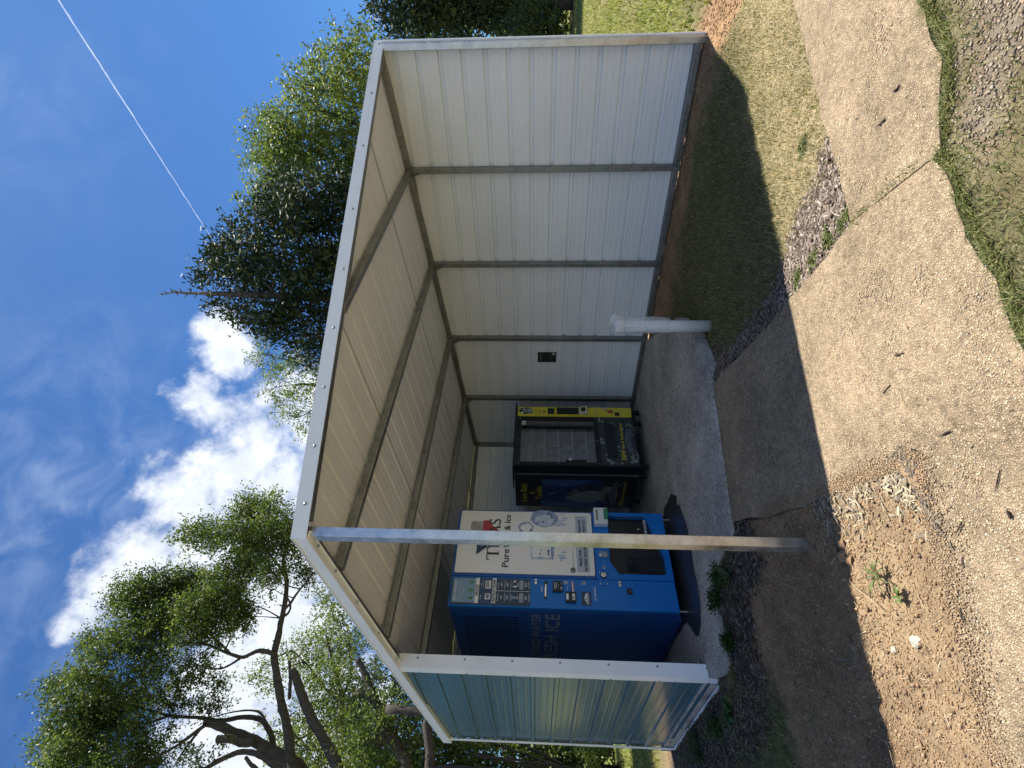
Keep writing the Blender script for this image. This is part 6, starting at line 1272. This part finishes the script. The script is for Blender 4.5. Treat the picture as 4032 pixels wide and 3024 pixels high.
x, y = sample(9000, (1.1, 2.0, 1.7, 2.9), lambda x, y: wl(x, y), 25); chips('mulch', x, y, .045, .009, [(.30, .25, .18), (.38, .32, .23), (.16, .13, .10), (.24, .2, .15)], 26, .012)
r25 = np.random.default_rng(25); x = np.concatenate([r25.normal(1.50, .05, 50), r25.normal(1.30, .1, 60)]); y = np.concatenate([r25.normal(1.9, .03, 50), r25.normal(1.92, .02, 60)]); chips('mulch', x, y, .03, .006, [(.10, .085, .07), (.2, .17, .13)], 27, .003, base=path_z(x, y) + .004)
# scraps of bark and straw lying on the concrete
x = gsrc.uniform(.6, 4.2, 900); y = gsrc.uniform(.4, 3.6, 900); k = (inside(PATH_A, x, y) | inside(PATH_B, x, y)) & (gsrc.random(900) < .5); x, y = x[k], y[k]; chips('path_litter', x, y, .016, .0035, [(.07, .055, .045), (.12, .095, .07), (.42, .33, .2), (.05, .04, .035)], 28, .002, base=path_z(x, y) + .003)
x = gsrc.uniform(1.6, 5.8, 420); y = gsrc.uniform(3.3, 5.6, 420); k = inside(SLAB, x, y); x, y = x[k], y[k]; chips('slab_litter', x, y, .022, .006, [(.05, .042, .035), (.09, .075, .06), (.03, .027, .025)], 29, .002, base=np.full(len(x), .003))

def lumps(name, x, y, s, pal, seed, flat=.7, base=None, sink=.3, matl=None):
    """small stones or crumbs: octahedra with uneven corners"""
    r = np.random.default_rng(seed); n = len(x); R_s = s * r.uniform(.45, 1.5, n); z = gz_at(x, y) if base is None else base
    D_ = np.array([[1, 0, 0], [0, 1, 0], [-1, 0, 0], [0, -1, 0], [0, 0, 1], [0, 0, -1]], float); a = r.uniform(0, 2 * PI, n); c, s_ = np.cos(a), np.sin(a)
    V = D_[None] * r.uniform(.65, 1.25, (n, 6, 1)) * R_s[:, None, None] + r.normal(size=(n, 6, 3)) * .13 * R_s[:, None, None]; V[:, :, 2] *= flat; V[:, :, 0] *= r.uniform(.8, 1.4, (n, 1))
    X = V[:, :, 0] * c[:, None] - V[:, :, 1] * s_[:, None] + x[:, None]; Y = V[:, :, 0] * s_[:, None] + V[:, :, 1] * c[:, None] + y[:, None]; Zq = V[:, :, 2] + (z + R_s * flat * (1 - 2 * sink))[:, None]
    o = np.arange(n)[:, None] * 6; F_ = np.concatenate([o + np.array([f]) for f in ((0, 1, 4), (1, 2, 4), (2, 3, 4), (3, 0, 4), (1, 0, 5), (2, 1, 5), (3, 2, 5), (0, 3, 5))])
    pal = np.array(pal); u = r.integers(0, len(pal), n); K = pal[u] * r.uniform(.75, 1.25, (n, 1)); col = np.ones((n, 6, 4)); col[:, :, :3] = K[:, None]
    return tag(np_mesh(name, np.stack([X, Y, Zq], -1).reshape(-1, 3), F_, matl or M_STONE, None, col.reshape(-1, 4), smooth=True), kind='stuff')
AG = [(.46, .36, .24), (.36, .27, .17), (.55, .46, .34), (.30, .21, .13), (.42, .31, .19), (.48, .42, .33)]
x = gsrc.uniform(.3, 4.6, 150000); y = gsrc.uniform(.1, 3.4, 150000); d = np.hypot(x, y); k = (inside(PATH_A, x, y) | inside(PATH_B, x, y)) & (gsrc.random(150000) < np.clip(1.5 - d * .33, .08, 1) * .8); x, y = x[k], y[k]
lumps('aggregate', x, y, .0040, AG, 31, .55, base=path_z(x, y) - .001, sink=.45)
x, y = sample(90000, (1.7, 4.6, -.7, 1.0), lambda x, y: np.clip(zones(x, y)[0]['gravel'], 0, 1) * .38, 32); lumps('gravel', x, y, .0062, [(.22, .18, .13), (.30, .25, .18), (.16, .13, .10), (.38, .33, .26), (.27, .20, .13)], 33, .7)
def dirtw(x, y):
    z_, _ = zones(x, y); return np.clip(1 - z_['green'] - z_['mulch'] - z_['gravel'] - z_['lawn'] - z_['dry'], 0, 1)
x, y = sample(80000, (-.3, 2.4, 1.9, 4.9), lambda x, y: dirtw(x, y) * .6, 34); lumps('soil_crumbs', x, y, .0042, [(.30, .19, .10), (.38, .25, .14), (.22, .14, .08), (.40, .30, .19), (.33, .2, .1)], 35, .8)
x, y = sample(6000, (-.2, 2.2, 2.0, 4.2), lambda x, y: dirtw(x, y) * .3, 36); lumps('soil_crumbs', x, y, .0095, [(.27, .185, .11), (.33, .225, .14), (.20, .135, .085)], 37, .75)
x, y = sample(26000, (4.2, 6.6, .4, 4.7), lambda x, y: dirtw(x, y) * .45, 38); lumps('soil_crumbs', x, y, .008, [(.30, .18, .095), (.36, .22, .12), (.22, .13, .07)], 39, .8)
# soil trodden over the left edge of the path
le = [(2.12, 3.25), (1.79, 2.52), (1.52, 1.95), (1.39, 1.93), (1.0, 2.10), (0.5, 2.33), (0.0, 2.55)]; q = gsrc.random(9000) * (len(le) - 1.001); i0 = q.astype(int); fq = q - i0; le = np.array(le); x = le[i0, 0] * (1 - fq) + le[i0 + 1, 0] * fq + np.abs(gsrc.normal(size=9000)) * .03; y = le[i0, 1] * (1 - fq) + le[i0 + 1, 1] * fq - np.abs(gsrc.normal(size=9000)) * .07; k = inside(PATH_A, x, y); x, y = x[k], y[k]
lumps('soil_crumbs', x, y, .0036, [(.33, .23, .14), (.40, .29, .18), (.25, .17, .10)], 47, .6, base=path_z(x, y) + .002)
# litter of straw over the bare soil
x, y = sample(9000, (-.2, 2.3, 2.0, 4.6), lambda x, y: dirtw(x, y) * .30, 40); chips('straw', x, y, .05, .0026, [(.40, .31, .19), (.30, .23, .14), (.20, .15, .1), (.46, .38, .26)], 41, .008)
x, y = sample(14000, (2.7, 6.2, .5, 4.4), lambda x, y: .10 + .3 * zones(x, y)[0]['dry'], 42); chips('straw', x, y, .055, .0024, [(.36, .28, .16), (.28, .22, .13), (.18, .14, .09), (.42, .35, .22)], 43, .02)

# named small things ------------------------------------------------
def bark_piece(label, a, b, w, zf=None, name='bark_chip', cat='bark chip', col=(.055, .045, .04), grp='bark pieces on the path'):
    a2, b2 = Vector((*a, 0)), Vector((*b, 0)); d = b2 - a2; n = 5; r = random.Random(int(a[0] * 1000)); nr = Vector((-d.y, d.x, 0)).normalized(); mb = MB(); pts = []
    for i in range(n + 1):
        t = i / n; p = a2 + d * t + nr * r.uniform(-.25, .25) * w; zz = float((zf or path_z)(np.array([p.x]), np.array([p.y]))[0]); pts.append(Vector((p.x, p.y, zz + w * .35 + .003)))
    w *= .72; mb.tube(pts, [w * .12] + [w * .5 * r.uniform(.55, 1.2) for _ in range(n - 1)] + [w * .1], 5); o = mb.build(name, mat('bark piece %.3f' % col[0], col, .9, spec=.1, var=.4, vscale=60, bump=.6, bscale=150), smooth=True); return tag(o, label, cat, grp)
for lab, a, b, w in (('thick dark bark chip on the right branch of the path nearest the gravel', (2.752, .725), (2.725, .685), .016), ('dark pointed bark chip on the right branch of the path beside the first', (2.76, .875), (2.725, .825), .014),
    ('thin dark twig lying across the middle of the lit path', (1.905, 1.595), (1.87, 1.54), .009), ('straight dark twig near the shadow edge on the path', (1.475, 1.655), (1.45, 1.585), .011),
    ('long crooked twig on the path toward the lower left', (1.17, 1.60), (1.215, 1.515), .008), ('short dark twig at the left part of the path', (1.155, 1.865), (1.175, 1.80), .009), ('stubby dark bark chip at the bottom of the path', (1.095, 1.60), (1.065, 1.615), .014), ('dark twig in the middle of the path pointing at the fork', (1.845, 1.775), (1.835, 1.705), .008), ('small dark bark chip in the middle of the path', (1.545, 1.815), (1.515, 1.795), .012), ('dark twig beside the bare soil at the left edge of the path', (.955, 2.045), (.905, 2.075), .011), ): bark_piece(lab, a, b, w)
gzf = lambda x, y: gz_at(x, y)
bark_piece('pale root lying across the lit bare soil', (1.42, 2.70), (1.13, 2.54), .013, gzf, 'root', 'root', (.40, .31, .21), None)
bark_piece('thin pale twig lying on the soil at the shadow edge', (1.16, 3.15), (1.07, 2.96), .008, gzf, 'twig', 'twig', (.34, .29, .23), None)
def stone(label, x, y, s, col, grp=None, name='stone', flat=.65):
    bm = bmesh.new(); bmesh.ops.create_icosphere(bm, subdivisions=2, radius=1); r = random.Random(int(x * 997)); 
    for v in bm.verts: v.co *= 1 + .30 * math.sin(v.co.x * 3 + x * 9) * math.cos(v.co.y * 2.6 + y * 7) + .16 * math.sin(v.co.z * 5 + v.co.x * 4 + y * 30) + r.uniform(-.12, .12); v.co.z *= flat
    me = bpy.data.meshes.new(name); bm.to_mesh(me); bm.free(); me.materials.append(mat('stone %.2f %.2f' % (col[0], col[1]), col, .85, var=.25, vscale=40, bump=.5)); o = bpy.data.objects.new(name, me); COL.objects.link(o)
    o.location = (x, y, float(gz_at(np.array([x]), np.array([y]))[0]) + s * flat * .45); o.scale = (s * 1.15, s, s); o.rotation_euler = (0, 0, x * 5); return tag(o, label, 'stone', grp)
stone('pale angular stone on the lit bare soil', .97, 2.42, .026, (.52, .46, .36), 'stones on the bare soil'); stone('smaller pale stone beside the angular one on the soil', 1.0, 2.595, .017, (.50, .43, .33), 'stones on the bare soil')
clod = (.30, .19, .105)
for k, (x, y, s) in enumerate(((1.50, 2.66, .036), (1.545, 2.60, .028), (1.455, 2.625, .022), (1.56, 2.69, .018))): stone(['largest reddish clod of soil at the shadow edge near the front post', 'reddish clod of soil right of the largest one', 'reddish clod of soil in front of the largest one', 'small reddish clod of soil behind the others near the post'][k], x, y, s, clod, 'clods near the front post', 'soil_clod', .5)
# plants
M_WEED = leaf_mat('weed leaves', 0.3, 0.45, 0.35)
def leaf_plant(name, label, cat, x, y, leaves_, col, grp=None, stemh=.02):
    """leaves_: (azimuth, length, width, rise) each a folded blade of its own"""
    z0 = float(gz_at(np.array([x]), np.array([y]))[0]); root = empty(name, (x, y, z0), label, cat, grp); r = random.Random(int(x * 1e4))
    for az, L_, W, rise in leaves_:
        n = 6; V = []; d = Vector((math.cos(az), math.sin(az), 0)); q = Vector((-d.y, d.x, 0))
        for i in range(n + 1):
            t = i / n; c = Vector((x, y, z0 + stemh)) + d * L_ * (t * (1 - .15 * t)) + Vector((0, 0, L_ * (rise * t - (rise * .75 + .12) * t * t))); w = W * math.sin(PI * min(1, .12 + t * .88)) ** .8 * .5
            if i == n: w = 0.0004
            V += [c - q * w + Vector((0, 0, w * .35)), c, c + q * w + Vector((0, 0, w * .35))]
        F_ = []
        for i in range(n): F_ += [(3 * i, 3 * i + 1, 3 * i + 4, 3 * i + 3), (3 * i + 1, 3 * i + 2, 3 * i + 5, 3 * i + 4)]
        k = r.uniform(.75, 1.3); K = np.tile([col[0] * k, col[1] * k, col[2] * k, 1], (len(V), 1)); np_mesh('leaf', np.array([tuple(v) for v in V]), np.array(F_), M_WEED, root, K, smooth=True)
    return root
leaf_plant('broad_leaf_weed', 'broad leaved green weed growing against the foot of the short left wall', 'weed', 1.47, 5.22, [(-2.6, .17, .075, .5), (-1.5, .18, .08, .35), (-.6, .15, .07, .5), (2.9, .19, .085, .4), (1.9, .14, .06, .9), (-2.0, .12, .05, 1.0), (.4, .12, .05, .9), (2.3, .16, .07, .6)], (.045, .10, .028))
rr = random.Random(8)
def tuft(label, x, y, n, L_, col, grp, w=.012): leaf_plant('grass_tuft', label, 'grass tuft', x, y, [(rr.uniform(0, 2 * PI), L_ * rr.uniform(.6, 1.2), w * rr.uniform(.7, 1.2), rr.uniform(.5, 1.5)) for _ in range(n)], col, grp)
G_ = 'weeds around the front post'
tuft('long bladed grass tuft left of the front post by the slab edge', 2.12, 4.10, 26, .17, (.05, .09, .03), G_); tuft('grass tuft just right of the front post by the slab corner', 2.30, 3.86, 14, .12, (.05, .09, .03), G_)
tuft('uprooted pale green grass tuft on the lit soil left of the front post', 1.28, 2.44, 16, .11, (.13, .17, .06), G_, .009); tuft('small green weed beside the uprooted tuft on the lit soil', 1.14, 2.37, 10, .06, (.12, .17, .05), G_, .016); tuft('dry grass wisp on the shaded soil in front of the short left wall', .98, 3.55, 10, .12, (.16, .16, .09), G_, .008)
def herb(label, x, y, n, R, col, grp, h=.03):
    z0 = float(gz_at(np.array([x]), np.array([y]))[0]); root = empty('weed_patch', (x, y, z0), label, 'weed', grp); r = np.random.default_rng(int(x * 1000)); cs = [(x + r.normal() * R * .5, y + r.normal() * R * .5, z0 + h * .6) for _ in range(6)]
    V, F_, K = leaves(cs, [R * .6] * 6, n, 5, .022, .045, [tuple(c * .6 for c in col), col, tuple(c * 1.5 for c in col)], .6, .6, 1.0, 0, int(x * 1000)); V[:, 2] = np.clip(V[:, 2], z0 + .002, z0 + h * 2.6); np_mesh('foliage', V, F_, M_WEED, root, K)
    st_ = MB(); 
    for c in cs: st_.tube([(x, y, z0 - .01), ((x + c[0]) / 2, (y + c[1]) / 2, z0 + h * .4), c], .0018, 4)
    st_.build('stem', M_WEED, root)
W_ = 'low weeds along the inner edge of the path'
for lab, x, y, R in (('bright green weeds at the tip of the path fork', 2.735, 1.34, .05), ('bright green weeds along the path edge just behind the fork tip', 2.80, 1.50, .055), ('bright green weeds along the path edge by the mulch', 2.87, 1.66, .06), ('bright green weeds at the shadow line on the path edge', 2.965, 1.84, .05), ('sprawling pale weed in the dry grass beside the path', 3.48, 1.22, .07), ): herb(lab, x, y, 14, R * .65, (.12, .15, .045), W_, .008)
S_ = 'weeds along the left edge of the slab'
for lab, x, y, R in (('dark green weeds at the notch of the slab left of the front post', 2.18, 4.30, .07), ('dark green weeds at the corner of the slab', 2.10, 4.50, .06), ('dark green weeds between slab and mulch near the left wall', 1.72, 4.46, .05), ('dense dark weeds below the base trim of the short left wall', 1.42, 5.62, .13), ('dense dark weeds at the back end of the short left wall', 1.48, 6.5, .16)): herb(lab, x, y, 34, R, (.045, .085, .025), S_, .05)
vn = empty('vine', (1.05, 11.6, -.15), 'bright sunlit leafy vine drooping in front of the dark shrubs behind the short wall', 'vine'); P_ = [at(*z4(x, y), 11.0) for x, y in ((1085, 640), (1105, 665), (1130, 700), (1145, 740), (1160, 790))]; P_.append(Vector((P_[-1].x, P_[-1].y, -.16)))
MB().tube(smooth_path(P_, 3), .008, 5).build('stem', M_BARK, vn, smooth=True); V, F_, K = leaves(P_[:-1], [.08] * 5, 12, 5, .07, .12, [(.16, .22, .05), (.28, .32, .09), (.36, .36, .14)], .1, .6, 1.0, 0, 301); np_mesh('foliage', V, F_, M_LEAF, vn, K)
